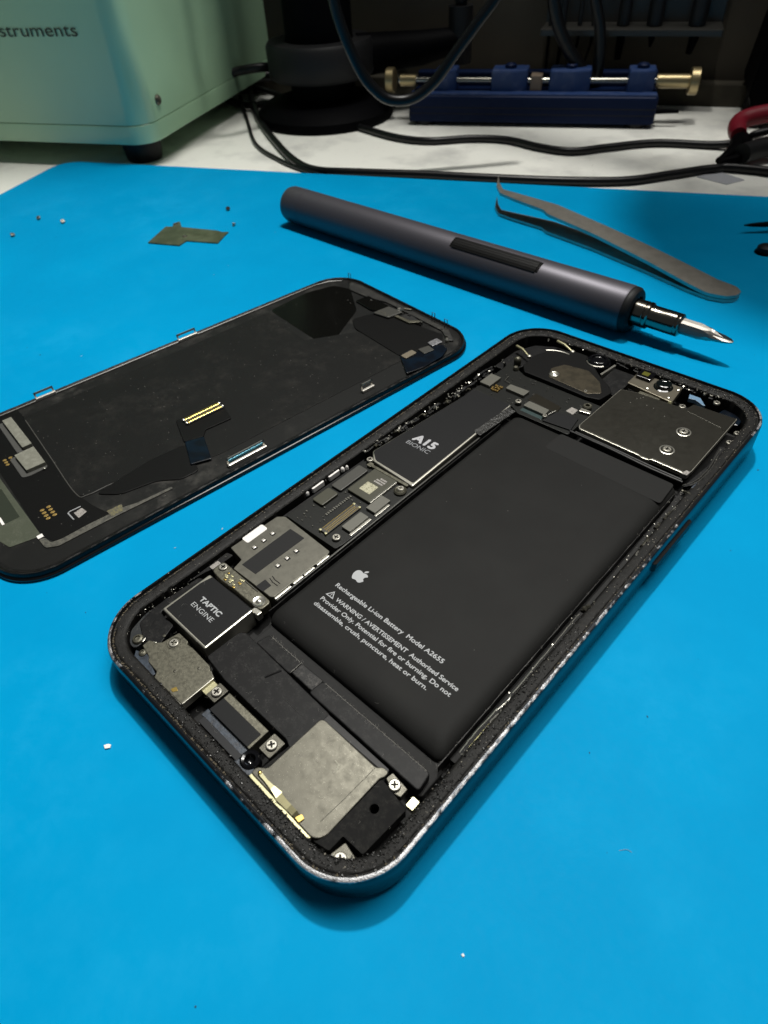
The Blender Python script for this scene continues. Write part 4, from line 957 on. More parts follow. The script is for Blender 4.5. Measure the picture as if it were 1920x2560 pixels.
# connector on its pad
prism('connector_pad', smooth_poly([(39.8, 55.7), (41.2, 69.3), (49.7, 67.3), (49.2, 59.6), (51.5, 57.6), (49.8, 52.7)], 0.5), 1.8, 2.25, M['panelmatte'], DS, bev=0.08)
cn = box('display_connector', 41.35, 44.25, 57.0, 68.3, 2.2, 2.75, M['chipdark'], DS, r=0.3)
bm = bmesh.new()
for x in (41.95, 43.65):
    add_prism(bm, rect(x-0.45, x+0.45, 57.4, 67.9, 0.1), 2.7, 2.95, 0.08)
link('gold_bars', bm, M['gold'], cn)
for y in (57.1, 68.2):
    for x in (41.9, 43.7): lathe('connector_end', [(0.4, 2.6), (0.4, 2.9), (0.2, 3.05), (0, 3.07)], (x, y, 0), M['chrome'], cn, n=14)
prism('display_flex', smooth_poly([(50.3, 52.8), (51.9, 57.6), (61.3, 54.4), (59.6, 49.4)], 0.3), 1.8, 2.5, M['flexblue'], DS, bev=0.2)
prism('torn_flex', smooth_poly([(50.6, 52.6), (50.0, 43.2), (51.4, 33.9), (52.6, 27), (57.0, 31.5), (58.6, 40.2), (62.4, 45.0), (62.6, 50.2), (58.6, 50.6)], 1.6, 6), 1.8, 2.02, M['panelmatte'], DS, bev=0.15)
# lower end: pads, contacts, film
p = prism('grey_pad', rect(6.3, 22.6, 20.0, 22.5, 0.2), 1.8, 3.0, M['greypad'], DS, bev=0.1)
prism('pad_skirt', smooth_poly([(5.6, 18.6), (22.5, 18.3), (23.0, 19.6), (22.6, 20.1), (6.0, 20.1)], 0.5), 1.8, 2.0, mat('pad_skirt', (0.05, 0.05, 0.046), rough=.7), p, bev=0.05)
p = prism('grey_pad', smooth_poly([(24.4, 17.3), (32.8, 17.5), (33.0, 22.3), (24.2, 22.4)], 0.15), 1.8, 3.0, M['greypad'], DS, bev=0.1)
prism('pad_skirt', smooth_poly([(23.6, 15.9), (33.6, 15.8), (34.2, 17.5), (34.0, 22.2), (24.0, 22.4)], 0.7), 1.8, 2.0, mat('pad_skirt2', (0.05, 0.05, 0.046), rough=.7), p, bev=0.05)
lathe('solder_dot', [(0.32, 2.0), (0.3, 2.3), (0, 2.45)], (34.2, 21.3, 0), M['chrome'], DS, n=12)
for i in range(4):
    for j in range(2):
        x, y = 48.9+i*1.25-j*0.1, 15.2+j*1.6+i*0.02
        prism('gold_contact', [(x+0.42*math.cos(a), y+0.55*math.sin(a)) for a in (math.pi*k/6 for k in range(12))], 1.8, 1.92, mat('matte_gold', (0.40, 0.27, 0.085), metal=.6, rough=.4) if i+j == 0 else bpy.data.materials['matte_gold'], DS, bev=0.03)
for i in range(3):
    for j in range(2):
        x, y = 20.0+i*1.2, 10.6+j*1.5
        prism('gold_contact', [(x+3+0.42*math.cos(a), y+4.2+0.5*math.sin(a)) for a in (math.pi*k/6 for k in range(12))], 1.8, 1.92, bpy.data.materials['matte_gold'], DS, bev=0.03)
bm = bmesh.new(); add_tube(bm, [(54.2, 22.6, 1.9), (54.1, 19.9, 1.9), (54.4, 19.4, 1.9), (57.5, 19.6, 1.9)], 0.16, 5); link('corner_mark', bm, M['ink'], DS)
prism('code_patch', smooth_poly([(55.2, 20.5), (57.7, 20.7), (56.9, 23.0), (54.8, 22.6)], 0.1), 1.8, 1.86, M['palegrey'], DS, bev=0)
prism('olive_film', smooth_poly([(8, 11.9), (30.0, 11.5), (57.3, 12.0), (55.8, 5.2), (50, 3.4), (12, 3.4)], 0.4), 1.6, 1.88, M['olive'], DS, bev=0.05)
prism('film_window', rect(34.0, 47.4, 6.6, 10.4, 0.1), 1.86, 1.92, mat('dark_olive', (0.030, 0.036, 0.026), rough=.25), DS, bev=0)
box('white_bar', 44.6, 47.6, 6.3, 6.9, 1.9, 2.05, M['white'], DS, r=0.05, bev=0.02)
box('white_bar', 56.9, 58.1, 11.0, 12.3, 1.85, 2.1, M['white'], DS, r=0.1, bev=0.03)
prism('glue_strip', smooth_poly([(58.2, 11.0), (61.8, 11.2), (63.3, 13.6), (63.4, 28.0), (64.0, 42.0), (63.2, 42.0), (62.6, 33.2), (61.8, 30.5), (61.4, 22), (61.6, 15), (61.0, 12.8), (58.6, 12.4)], 0.5, 4), 1.7, 2.0, M['gluestrip'], DS, bev=0.1)
prism('stained_patch', smooth_poly([(60.3, 26.5), (62.9, 26.6), (62.9, 29.6), (60.5, 30.2)], 0.3), 1.9, 2.08, mat('yellow_stain', (0.14, 0.125, 0.055), rough=.6, mottle=(2, (.07, .065, .05), .4, .6)), DS, bev=0.05)
# latch clips: folded metal loops standing on the rim
def loop_clip(x, y0, y1, h, lean, m='chrome', t=0.22, inner=None):
    b = bmesh.new()
    z0 = 1.9; zt = z0+h
    for (ya, yb, za, zb) in ((y0, y1, zt-0.55, zt), (y0, y0+0.45, z0, zt), (y1-0.45, y1, z0, zt)):
        vs = []
        for (yy, zz) in ((ya, za), (yb, za), (yb, zb), (ya, zb)):
            s = (zz-z0)/h*lean
            vs.append((x+s, yy, zz))
        f = [b.verts.new(v) for v in vs]; g = [b.verts.new((v[0]+t, v[1], v[2])) for v in vs]
        b.faces.new(f); b.faces.new(list(reversed(g)))
        for k in range(4): b.faces.new((f[k], f[(k+1) % 4], g[(k+1) % 4], g[k]))
    o = link('latch_clip', b, M[m], DS)
    box('clip_foot', x+0.25, x+1.1, y0-0.1, y1+0.1, 1.8, 2.6, M['white_metal'], o, r=0.15, bev=0.15)
    return o
loop_clip(1.0, 77.0, 83.6, 2.0, -0.3)
loop_clip(0.9, 31.0, 36.6, 2.0, -0.3)
loop_clip(64.6, 100.9, 105.0, 2.3, 0.0)
bc = loop_clip(66.0, 56.2, 67.4, 2.2, 0.0)
box('teal_strip', 65.3, 66.0, 56.6, 67.0, 2.2, 3.3, M['teal'], bc, r=0.1)  # teal metal strip beside the clip
for (x, y) in ((9.3, 140.6), (51.2, 141.4), (57.0, 141.2)):
    bm = bmesh.new()
    add_tube(bm, [(x-0.6, y+0.8, 1.9), (x-0.62, y+0.8, 5.3), (x+0.62, y+0.8, 5.3), (x+0.6, y+0.8, 1.9)], 0.13, 5)
    link('wire_loop', bm, mat('dull_wire', (0.09, 0.085, 0.07), metal=.6, rough=.45), DS)
# earpiece and sensor flex
def earpiece():
    rnd = random.Random(33)
    prism('earpiece_rail', smooth_poly([(9, 141.3), (14, 142.4), (58, 142.2), (64, 138.5), (62.6, 137.2), (57, 140.2), (30, 140.4), (22, 138.2), (14, 137.5)], 0.6), 1.7, 2.3, M['railblack'], DS, bev=0.2)
    prism('earpiece_mesh', smooth_poly([(22.0, 133.6), (30.4, 133.2), (34.6, 134.6), (34.8, 139.2), (22.4, 139.0)], 0.5), 1.7, 2.4, M['panelgloss'], DS, bev=0.15)
    b = prism('earpiece', smooth_poly([(33.4, 131.8), (39.4, 133.2), (40.2, 138.8), (33.8, 138.2)], 0.4), 1.7, 2.9, M['chipdark'], DS, bev=0.2)
    for i in range(5): lathe('solder_dot', [(0.3, 2.6), (0.28, 3.0), (0, 3.1)], (34.2+i*1.15, 132.9+rnd.uniform(0, 1.5), 0), M['nickel_d'], b, n=10)
    lathe('bright_bead', [(0.8, 1.8), (0.85, 2.8), (0.5, 3.3), (0, 3.4)], (38.1, 139.2, 0), M['chrome'], DS, n=20)
    lathe('bright_bead', [(0.5, 1.8), (0.55, 2.4), (0.3, 2.8), (0, 2.85)], (38.9, 137.9, 0), M['nickel'], DS, n=16)
    bm = bmesh.new(); add_tube(bm, [(38.6, 141, 2.6), (40.9, 142.2, 2.6)], 0.35, 6); link('gold_lead', bm, M['nickel_d'], DS)
    prism('edge_bracket', smooth_poly([(40.0, 135.2), (46.6, 135.6), (49.0, 138.4), (48.0, 139.0), (45.8, 136.9), (40.4, 136.4)], 0.2), 2.1, 2.8, M['nickel_d'], DS, bev=0.1)
    prism('bay', smooth_poly([(41.0, 137.2), (45.6, 137.4), (47.4, 139.4), (41.6, 140.2)], 0.3), 1.6, 2.35, M['void'], DS, bev=0.05)
    for i in range(10):
        x, y = rnd.uniform(12, 62), rnd.uniform(137.5, 141); s = rnd.uniform(.3, .7)
        prism('rail_fragment', smooth_poly([(x-s, y-s*.5), (x+s, y-s*.4), (x+s*.8, y+s*.5), (x-s, y+s*.6)], 0.1), 1.8, 2.3+rnd.uniform(0, .4), M['glue'] if i % 2 else M['chipdark'], DS, bev=0.1)
    prism('sensor_flex', smooth_poly([(58.8, 120.9), (58.6, 124.8), (61.2, 125.6), (62.0, 130.5), (63.6, 134.2), (66.2, 133.6), (68.2, 129.5), (68.7, 121.5), (67.6, 115.6), (65.2, 117.0)], 0.5), 1.9, 2.55, M['flexblue'], DS, bev=0.15)
    cp = box('flex_contact', 59.7, 62.0, 120.4, 124.9, 2.4, 3.0, mat('tan_contact', (0.22, 0.19, 0.14), metal=.4, rough=.4), DS, r=0.5)
    prism('flex_plate', smooth_poly([(60.6, 126.6), (63.8, 126.2), (64.4, 129.8), (61.4, 130.3)], 0.3), 2.4, 2.9, M['chipdark'], DS, bev=0.1)
    prism('silver_square', smooth_poly([(60.2, 131.0), (62.7, 130.7), (63.0, 134.6), (60.3, 134.8)], 0.2), 2.2, 3.1, mat('silver_patch', (0.5, 0.5, 0.52), metal=.7, rough=.35, mottle=(1.5, (.25, .25, .27), .4, .6)), DS, bev=0.1)
    lathe('bright_bead', [(0.6, 1.8), (0.6, 2.6), (0.3, 2.95), (0, 3)], (62.6, 137.0, 0), M['chrome'], DS, n=16)
earpiece()
# dust flecks on the back
bm = bmesh.new(); rnd = random.Random(77)
for _ in range(320):
    x, y = rnd.uniform(4, 66), rnd.uniform(4, 140); s = rnd.uniform(0.03, 0.09)
    bmesh.ops.create_icosphere(bm, subdivisions=1, radius=1, matrix=Matrix.Translation((x, y, 1.88)) @ Matrix.Rotation(rnd.uniform(0, 3), 4, 'Z') @ Matrix.Diagonal((s*rnd.uniform(1, 3), s, s*.5, 1)))
link('dust_flecks', bm, mat('grey_dust', (0.16, 0.155, 0.14), rough=.9), DS, kind='stuff', label='pale dust flecks on the black foil')

# ================================================================== SCREWDRIVER
def screwdriver():
    a = 0.0173; r = 7.1
    y0 = 171.5+(-135+83.8)*a
    root = empty('screwdriver', (-136.2, y0, r), a, label='thick dark grey cylindrical electric screwdriver lying across the mat', cat='screwdriver')
    Lb = 154.6
    lathe('handle', [(0, 0), (3.0, 0.0), (5.6, 0.35), (6.7, 1.2), (7.1, 2.6), (7.1, 11.45), (7.03, 11.5), (7.03, 11.7), (7.1, 11.75), (7.1, Lb-0.6), (6.9, Lb), (6.0, Lb), (5.6, Lb-0.3)], (0, 0, 0), M['anod'], root, axis='x', n=72)
    lathe('nose_cap', [(6.9, 0.02), (7.0, 0.3), (6.9, 1.4), (6.3, 2.2), (4.6, 2.5), (4.4, 2.0)], (Lb, 0, 0), M['rubber'], root, axis='x', n=56)
    lathe('chuck', [(3.9, 1.6), (3.9, 5.6), (3.7, 5.8), (3.7, 6.0), (3.95, 6.2), (3.95, 6.9), (3.6, 7.3), (3.35, 7.4), (3.35, 15.2), (3.2, 15.4), (3.35, 15.6), (3.35, 16.4), (2.9, 16.8), (1.8, 16.9)], (Lb, 0, 0), M['gunmetal'], root, axis='x', n=48)
    # hexagonal bit tapering to a cross point
    bm = bmesh.new()
    def ring(x, rad, n, tw=0.0): return [bm.verts.new((Lb+x, rad*math.cos(2*math.pi*k/n+tw), rad*math.sin(2*math.pi*k/n+tw))) for k in range(n)]
    st = [(16.0, 2.35), (22.2, 2.3), (23.2, 2.1), (25.0, 1.85)]
    rs = [ring(x, q, 12) if i > 2 else [bm.verts.new((Lb+x, *(Vector((math.cos(2*math.pi*k/12+.26), math.sin(2*math.pi*k/12+.26)))*q*(1.0 if k % 2 == 0 else 0.885)))) for k in range(12)] for i, (x, q) in enumerate(st)]
    # star section for the cross tip
    for x, q, v in ((26.2, 1.7, 0.85), (29.2, 1.3, 0.45), (31.2, 0.8, 0.35), (31.9, 0.3, 0.8)):
        rs.append([bm.verts.new((Lb+x, *(Vector((math.cos(2*math.pi*k/12), math.sin(2*math.pi*k/12)))*q*(1.0 if k % 3 == 0 else v)))) for k in range(12)])
    for p, q in zip(rs, rs[1:]):
        for k in range(12): bm.faces.new((p[k], p[(k+1) % 12], q[(k+1) % 12], q[k]))
    bm.faces.new(rs[-1])
    link('bit', bm, M['bit'], root)
    # slide switch: ribbed strip set into the top, turned towards the camera
    th = math.radians(117)        # angle around the axis
    bm = bmesh.new()
    n = 34
    x0, x1 = 89.0, 124.5
    for i in range(n):
        pass
    w = 0.30                     # half angle
    def pt(x, rad, ang): return (x, rad*math.cos(ang), rad*math.sin(ang))
    segs = 8
    base = []
    for i in range(2):
        base.append([bm.verts.new(pt((x0, x1)[i], 7.13, th-w+2*w*k/segs)) for k in range(segs+1)])
    for k in range(segs): bm.faces.new((base[0][k], base[0][k+1], base[1][k+1], base[1][k]))
    sl = link('switch_recess', bm, mat('switch_edge', (0.001, 0.001, 0.001), rough=.5, spec=.1), root)
    bm = bmesh.new()
    for k in range(5):
        aa = th-w*0.80+2*w*0.80*k/4-0.035
        q = []
        for x in (x0+0.9, x1-0.9):
            for rad in (7.1, 7.42):
                for d_ in (0, 0.105): q.append(bm.verts.new(pt(x, rad, aa+d_)))
        for f in ((0, 1, 3, 2), (4, 6, 7, 5), (2, 3, 7, 6), (0, 2, 6, 4), (1, 5, 7, 3)): bm.faces.new([q[i] for i in f])
    link('slide_switch', bm, M['slider'], root)
screwdriver()

# ================================================================== TWEEZERS
def tweezers():
    root = empty('tweezers', (-20, 220, 0), label='steel tweezers with bent fine tips lying on their side behind the screwdriver', cat='tweezers')
    up = [(-79.8, 241.5), (-74.2, 234.6), (-69.2, 230.0), (-62.0, 230.6), (-50, 231.6), (-44, 232.0), (-20, 228.2), (2, 224.0), (22, 219.6), (31, 218.0), (35.0, 217.2), (37.6, 214.6), (37.4, 211.2), (35.0, 208.6), (30, 207.4), (22, 208.6), (4, 213.4), (-20, 218.8), (-42, 222.0), (-45.5, 224.2), (-60, 225.0), (-68.0, 226.2), (-73.6, 231.6)]
    def zt_low(x): return 0.05
    def zt_up(x):
        t = max(0.0, min(1.0, (28-x)/108)); return 1.35+7.6*t**0.85
    for nm, zf, thick in (('lower_arm', zt_low, 1.1), ('upper_arm', zt_up, 1.1)):
        # slice the outline into strips so that the arm can rise along its length
        bm = bmesh.new()
        P = smooth_poly(up, 0.8, 3)
        vs = [bm.verts.new((x+20, y-220, 0)) for x, y in P]
        bm.faces.new(vs)
        for xc in range(-76, 38, 4):
            bmesh.ops.bisect_plane(bm, geom=bm.verts[:]+bm.edges[:]+bm.faces[:], plane_co=(xc+20, 0, 0), plane_no=(1, 0, 0))
        ext = bmesh.ops.extrude_face_region(bm, geom=bm.faces[:])
        tv = [g for g in ext['geom'] if isinstance(g, bmesh.types.BMVert)]
        tvs = set(tv)
        for v in bm.verts:
            z = zf(v.co.x-20)
            v.co.z = z+(thick if v in tvs else 0)
        sharp = [e for e in bm.edges if len(e.link_faces) == 2 and e.calc_face_angle(0) > 1.0 and all(v in tvs for v in e.verts)]
        bmesh.ops.bevel(bm, geom=sharp, offset=0.18, segments=2, affect='EDGES', clamp_overlap=True)
        link(nm, bm, M['tweezer'], root)
tweezers()

# ================================================================== SMALL THINGS ON THE MAT
c = at(480, 585, 0.3)
bk = empty('shield_plate', (c.x, c.y, 0), label='small flat olive metal shield plate lying on the mat near the far edge', cat='metal plate')
K = 0.4219
def o_(u, v, z=0.5):
    p = at(u*K, 500+v*K, z); return (p.x-c.x, p.y-c.y)
prism('plate', smooth_poly([o_(875, 252), o_(980, 158), (o_(1022, 157)), o_(1028, 138), o_(1065, 126), o_(1076, 160), o_(1285, 180), o_(1318, 190), o_(1355, 188), o_(1335, 205), o_(1290, 254), o_(1105, 240), o_(1062, 268)], 0.3), 0.03, 0.55, M['olivesteel'], bk, bev=0.12)
for u, v, nm in ((1040, 142, 'plate_lug'), (1095, 216, 'plate_hole')):
    p = o_(u, v); lathe(nm, [(1.1, 0.4), (1.1, 0.62), (0.8, 0.75), (0.5, 0.6), (0, 0.6)], (p[0], p[1], 0), M['nickel'], bk, n=18)

def loose_screw(u, v, lab, m, r=0.95, tilt=0.5, rz=0.0):
    p = at(u, v, 0.7); root = empty('tiny_screw', (p.x, p.y, 0.0), rz, label=lab, cat='screw', group='loose tiny screws on the mat')
    bm = bmesh.new(); screw_bm(bm, 0, 0, 1.2, r, 0.5, 0.5)
    bmesh.ops.rotate(bm, verts=bm.verts, cent=(0, 0, 0.9), matrix=Matrix.Rotation(tilt, 3, 'X')); hd = link('head', bm, [m, M['recess']], root)
    bm = bmesh.new(); add_tube(bm, [(0, 0, 0.9), (0, math.sin(tilt)*1.6, 0.9-0.9*math.cos(tilt))], 0.4, 8); link('thread', bm, m, root)
loose_screw(96, 545, 'tiny silver screw on the mat, farther left one of the bright pair', M['screw'], rz=0.3)
loose_screw(157, 554, 'tiny silver screw on the mat, closest on the left of the olive plate', M['screw'], rz=1.3)
loose_screw(32, 587, 'tiny silver screw nearest the left edge of the photo', M['screw'], rz=2.2)
loose_screw(570, 522, 'tiny black screw just behind the olive plate', M['rubber'], rz=0.9)
loose_screw(585, 560, 'tiny silver screw between the olive plate and the screwdriver tail', M['screw'], r=0.8, rz=3.3)
p = at(268, 1865, 0.2)
bm = bmesh.new()
add_prism(bm, smooth_poly([(-0.55, -0.35), (0.2, -0.55), (0.75, 0.15), (0.35, 0.6), (-0.15, 0.35)], 0.1), 0.05, 0.35, 0.06)
o = link('paper_crumb', bm, M['paper'], label='white crumb lying on the blue mat left of the phone', cat='crumb'); o.location = Vector((p.x, p.y, 0))*S
p = at(1157, 2388, 0.1)
bm = bmesh.new(); add_prism(bm, smooth_poly([(-0.2, -0.12), (0.2, -0.15), (0.22, 0.13), (-0.12, 0.2)], 0.05), 0.02, 0.2, 0.03)
o = link('pale_speck', bm, M['paper'], label='tiny white speck on the mat in front of the phone', cat='speck'); o.location = Vector((p.x, p.y, 0))*S
def probe(u, v, z, ln, lab, ang):
    p = at(u, v, z); o = empty('pointed_probe', (p.x, p.y, z), ang, label=lab, cat='tool')
    bm = bmesh.new(); add_tube(bm, [(0, 0, 0), (3, 0, 0), (8, 0, 0.05), (14, 0, 0.1), (ln*0.4, 0, .1)], [0.25, 0.7, 1.0, 1.2, 1.5], 12); link('shaft', bm, M['stand'], o, smooth=True)
    bm = bmesh.new(); add_tube(bm, [(ln*0.4, 0, .1), (ln*0.45, 0, .1), (ln, 0, .1)], [1.5, 3.0, 3.0], 16); link('grip', bm, M['rubber'], o, smooth=True)
probe(1860, 563, 2.9, 90, 'black pointed probe reaching onto the mat at the right edge, behind', 0.72)
p = at(1903, 625, 1.2)
o = empty('rubber_cap', (p.x, p.y, 0), 0.6, label='small black rubber cap at the right edge of the mat', cat='cap')
lathe('cap_body', [(2.6, 0.03), (2.9, 0.6), (2.8, 2.2), (2.0, 2.8), (0, 2.9)], (1.5, 0.6, 0), M['rubber'], o, n=24)
lathe('cap_rim', [(3.3, 0.02), (3.4, 0.3), (3.2, 0.7), (2.85, 0.8)], (1.5, 0.6, 0), M['stand'], o, n=24)

# ================================================================== BACKGROUND
ZT = -2.2   # bench top
def green_box():
    ang = math.atan2(0.466, 0.885)
    root = empty('green_instrument', (-254, 178, ZT), ang, label='pale green metal instrument case on black feet at the back left', cat='instrument case')
    W0, D0, H0 = 260, 190, 210; z0 = 11.5   # box runs to -x (left) and +y (back)
    R = 12.0
    def shell(za, zb, ins, nm, bev):
        pts = []
        for cx, cy, a0 in ((-R, R, -90), (-R, D0-R, 0), (-W0+R, D0-R, 90), (-W0+R, R, 180)):
            for i in range(11):
                t = math.radians(a0+9*i); pts.append((cx+(R-ins)*math.cos(t), cy+(R-ins)*math.sin(t)))
        bm = bmesh.new(); add_prism(bm, pts, za, zb, bev, 3); return link(nm, bm, M['green'], root, smooth=True)
    lo = shell(z0, z0+8.6, 0.0, 'base_tray', 0.5)
    sh = shell(z0+8.9, H0, 0.15, 'case', 2.0)
    shell(z0+8.4, z0+9.2, 1.2, 'seam', 0).data.materials[0] = M['void']
    for x, y in ((-17, 17), (-W0+17, 17), (-17, D0-17), (-W0+17, D0-17)):
        lathe('foot', [(0, 0), (9.0, 0), (9.6, 1), (10.6, 9), (10.6, z0), (0, z0)], (x, y, 0), M['rubber'], root, n=40)
    # side screw in the lower front corner of the right side
    bm = bmesh.new(); add_lathe(bm, [(2.4, 0.0), (2.4, 0.6), (1.9, 1.2), (1.2, 0.7), (0, 0.6)], (-0.15, 16.5, z0+17.0), axis='x', n=24)
    link('side_screw', bm, M['nickel_d'], root, smooth=True)
    # lettering on the front
    bm = bmesh.new(); add_text(bm, 'Instruments', 0, 1, 0, 1, 0, 0.0)
    for v in bm.verts:
        u, w = v.co.x, v.co.y
        v.co = Vector((-75.5+u*52.0, -0.35, 56.0-ZT+w*5.4))
    link('lettering', bm, mat('dark_lettering', (0.018, 0.03, 0.02), rough=.5), root)
green_box()

def boom_stand():
    g = Vector((-252, 300, ZT))
    root = empty('black_stand', g, label='black stand with round base behind the green case', cat='stand')
    lathe('base', [(0, 0), (41, 0), (42, 1.5), (41.5, 5), (36, 9), (24, 12), (0, 12.2)], (0, 0, 0), M['stand'], root, n=64)
    lathe('column', [(0, 12), (19.5, 12), (19.5, 340), (18, 343), (0, 343)], (0, 0, 0), M['stand'], root, n=48)
    lathe('collar', [(20, 22), (30, 22), (31.5, 24), (31.5, 38), (30, 40), (20, 40)], (0, 0, 0), M['rubber'], root, n=48)
    d = Vector((0.62, 0.78, 0)).normalized(); s = Vector((-d.y, d.x, 0))
    bm = bmesh.new()
    add_tube(bm, [d*22+Vector((0, 0, 30)), d*60+Vector((0, 0, 31)), d*86+Vector((0, 0, 34))], [11, 9, 6], 20)
    link('clamp_arm', bm, M['stand'], root, smooth=True)
    bm = bmesh.new(); add_tube(bm, [d*84+Vector((0, 0, 22)), d*84+Vector((0, 0, 50))], 7, 20); add_tube(bm, [d*84+Vector((0, 0, 50)), d*84+Vector((0, 0, 56))], [3, 5], 12)
    link('clamp_knob', bm, M['rubber'], root, smooth=True)
    # unseen boom and head, added over the mat to shade its far right
    hd = Vector((243, -14, 0))
    bm = bmesh.new(); add_tube(bm, [(0, 0, 322), (hd.x*0.5, hd.y*0.5, 350), (hd.x, hd.y, 364)], 7, 20); link('boom', bm, M['stand'], root, smooth=True)
    h = lathe('shade_head', [(0, 372), (24, 370), (36, 356), (55, 340), (57, 330), (57, 310), (52, 302), (0, 302)], (hd.x, hd.y, 0), M['greyobj'], root, n=48)
    bm = bmesh.new()  # unseen cable loops, added to cast shadow streaks on the green case
    for pts in ([(12, -52, 330), (14, -56, 220), (16, -60, 140), (14, -40, 116), (10, -20, 130), (6, -12, 220), (2, -6, 330)],
                [(22, -30, 330), (24, -34, 230), (22, -84, 150), (20, -100, 118), (16, -112, 150), (10, -90, 240), (4, -10, 330)]):
        add_tube(bm, catmull(pts, 10), 3.0, 12)
    link('streak_cable', bm, M['cable'], root, smooth=True)
    return root
boom_stand()

def blue_holder():
    ang = math.atan2(0.487, 0.873)
    root = empty('board_holder', (-195, 313, ZT), ang, label='blue metal circuit board holder with brass end knobs by the wall', cat='board holder')
    Lh = 136.5
    b = prism('rail_body', smooth_poly([(0, 0), (Lh, 0), (Lh, 30), (0, 30)], 2.5), 2.2, 15.4, M['bluealu'], root, bev=1.6, seg=3)
    bm = bmesh.new(); add_prism(bm, rect(1.0, Lh-1.0, 1.3, 8.5, 0.6), 15.3, 16.0, 0.2); link('worn_top', bm, M['bluetop'], root)
    bm = bmesh.new()
    for z in (6.2, 9.2): add_prism(bm, rect(0.5, Lh-0.5, -0.15, 0.6), z, z+0.35, 0)
    link('rail_grooves', bm, M['void'], b)
    box('far_rail', 1, Lh-1, 22, 29, 15.3, 22.5, M['bluealu'], root, r=1.5, bev=0.8)
    bm = bmesh.new(); add_tube(bm, [(-8, 13, 20), (Lh+18, 13, 20)], 1.7, 16); link('guide_rod', bm, M['steelrod'], root, smooth=True)
    bm = bmesh.new(); add_tube(bm, [(Lh-2, 13, 20.0), (Lh+15, 13, 20.0)], 3.4, 20); link('brass_spacer', bm, M['brass'], root, smooth=True)
    bm = bmesh.new(); add_tube(bm, [(-7, 13, 20.0), (2, 13, 20.0)], 3.0, 20); link('brass_spacer', bm, M['brass'], root, smooth=True)
    bm = bmesh.new(); add_tube(bm, [(Lh+12, 6, 7.5), (Lh-1, 6, 7.5)], [0.9, 1.6], 12); link('small_pin', bm, M['stand'], root, smooth=True)
    for x0 in (Lh+14.5, -15.5):
        bm = bmesh.new(); n = 40
        add_lathe(bm, [(0, 0), (5.9, 0), (6.4, 0.5), (6.4, 4.4), (5.9, 4.9), (0, 4.9)], (x0, 13, 20.0), axis='x', n=n)
        link('end_knob', bm, M['brass'], root, smooth=True)
    for x0, w in ((14, 12), (46, 20), (78, 22), (Lh-17, 14)):
        k = prism('clamp_jaw', smooth_poly([(x0, 7), (x0+w*0.6, 7), (x0+w, 10), (x0+w, 21), (x0, 21)], 1.2), 15.9, 26.0, M['bluetop'], root, bev=1.0, seg=2)
        lathe('jaw_screw', [(3.2, 25.9), (3.2, 27.4), (2.4, 28), (1.4, 27.4), (0, 27.3)], (x0+w*0.5, 14, 0), M['bluealu'], k, n=20)
    box('tan_block', 67.5, 74.0, 10, 18, 16, 23, mat('tan_block', (0.20, 0.15, 0.11), rough=.6), root, r=0.8, bev=.4)
    for x, y in ((9, 6), (Lh-9, 6), (9, 24), (Lh-9, 24)):
        lathe('foot', [(0, 0), (5.5, 0), (5.8, 2.3), (0, 2.3)], (x, y, 0), M['rubber'], root, n=24)
blue_holder()

def cable(pts, r, lab, name='cable', plug=None):
    bm = bmesh.new(); cp = catmull(pts, 12); add_tube(bm, cp, r, 14)
    return link(name, bm, M['cable'], smooth=True, label=lab, cat='cable', group='black cables on the bench')
def g(u, v, z): p = at(u, v, z); return (p.x, p.y, z)
cable([g(625, 215, 6), g(630, 250, 2), g(650, 300, 0.2), g(690, 355, -.2), g(735, 400, -.2), g(790, 425, -.2), g(900, 431, -.2), g(1050, 436, -.2), g(1200, 444, -.2), g(1400, 452, -.2), g(1560, 452, -.2), g(1680, 436, -.2), g(1780, 422, -.2), g(1870, 422, 0), (60, 355, 0), (140, 410, 0)], 1.9,
      'black cable running along the far edge of the blue mat')
cable([g(570, 205, 8), g(650, 222, 4), g(740, 255, 0), g(830, 300, -.2), g(900, 318, -.2), g(985, 342, -.2), g(1070, 352, -.2), g(1180, 346, -.2), g(1270, 350, -.2), g(1350, 368, -.2), g(1430, 378, -.2), g(1520, 368, -.2), g(1640, 357, -.2), g(1790, 362, 0), g(1870, 350, 3), g(1930, 325, 8), (40, 440, 14)], 1.8,
      'black cable snaking between the blue holder and the mat')
cable([g(600, 240, 3), g(618, 300, -.7), g(640, 360, -.9), g(700, 400, -.9), g(760, 425, -.9), g(830, 445, -1.0)], 1.0, 'thin grey black cable on the white bench left of the thicker one')
cable([g(430, 262, 14), g(520, 225, 12), g(600, 196, 10), g(700, 190, 8), g(800, 205, 4), g(900, 236, 0), g(990, 225, 0)], 3.4, 'thick black cable crossing behind the stand base from the green case')
cable([g(560, 245, 2), g(610, 262, 1), g(690, 256, 3), g(760, 232, 6), g(840, 215, 4), g(930, 250, 0), g(985, 262, -.2)], 2.2, 'black cable curled round the front of the round stand base')
cable([g(500, 215, 20), g(570, 185, 20), g(660, 168, 22), g(760, 175, 16), g(880, 190, 6), g(1000, 170, 4), g(1010, 110, 30)], 2.6, 'black cable passing high behind the stand towards the blue holder')
def vp(u, v, P0=(-150, 240), d=(0.7, 0.714)):
    nrm = Vector((-d[1], d[0], 0)); r = CX*((u-960)/F_PX)+CD*((v-1280)/F_PX)+CF
    s = (Vector((*P0, 0))-CAM).dot(nrm)/r.dot(nrm); return tuple(CAM+r*s)
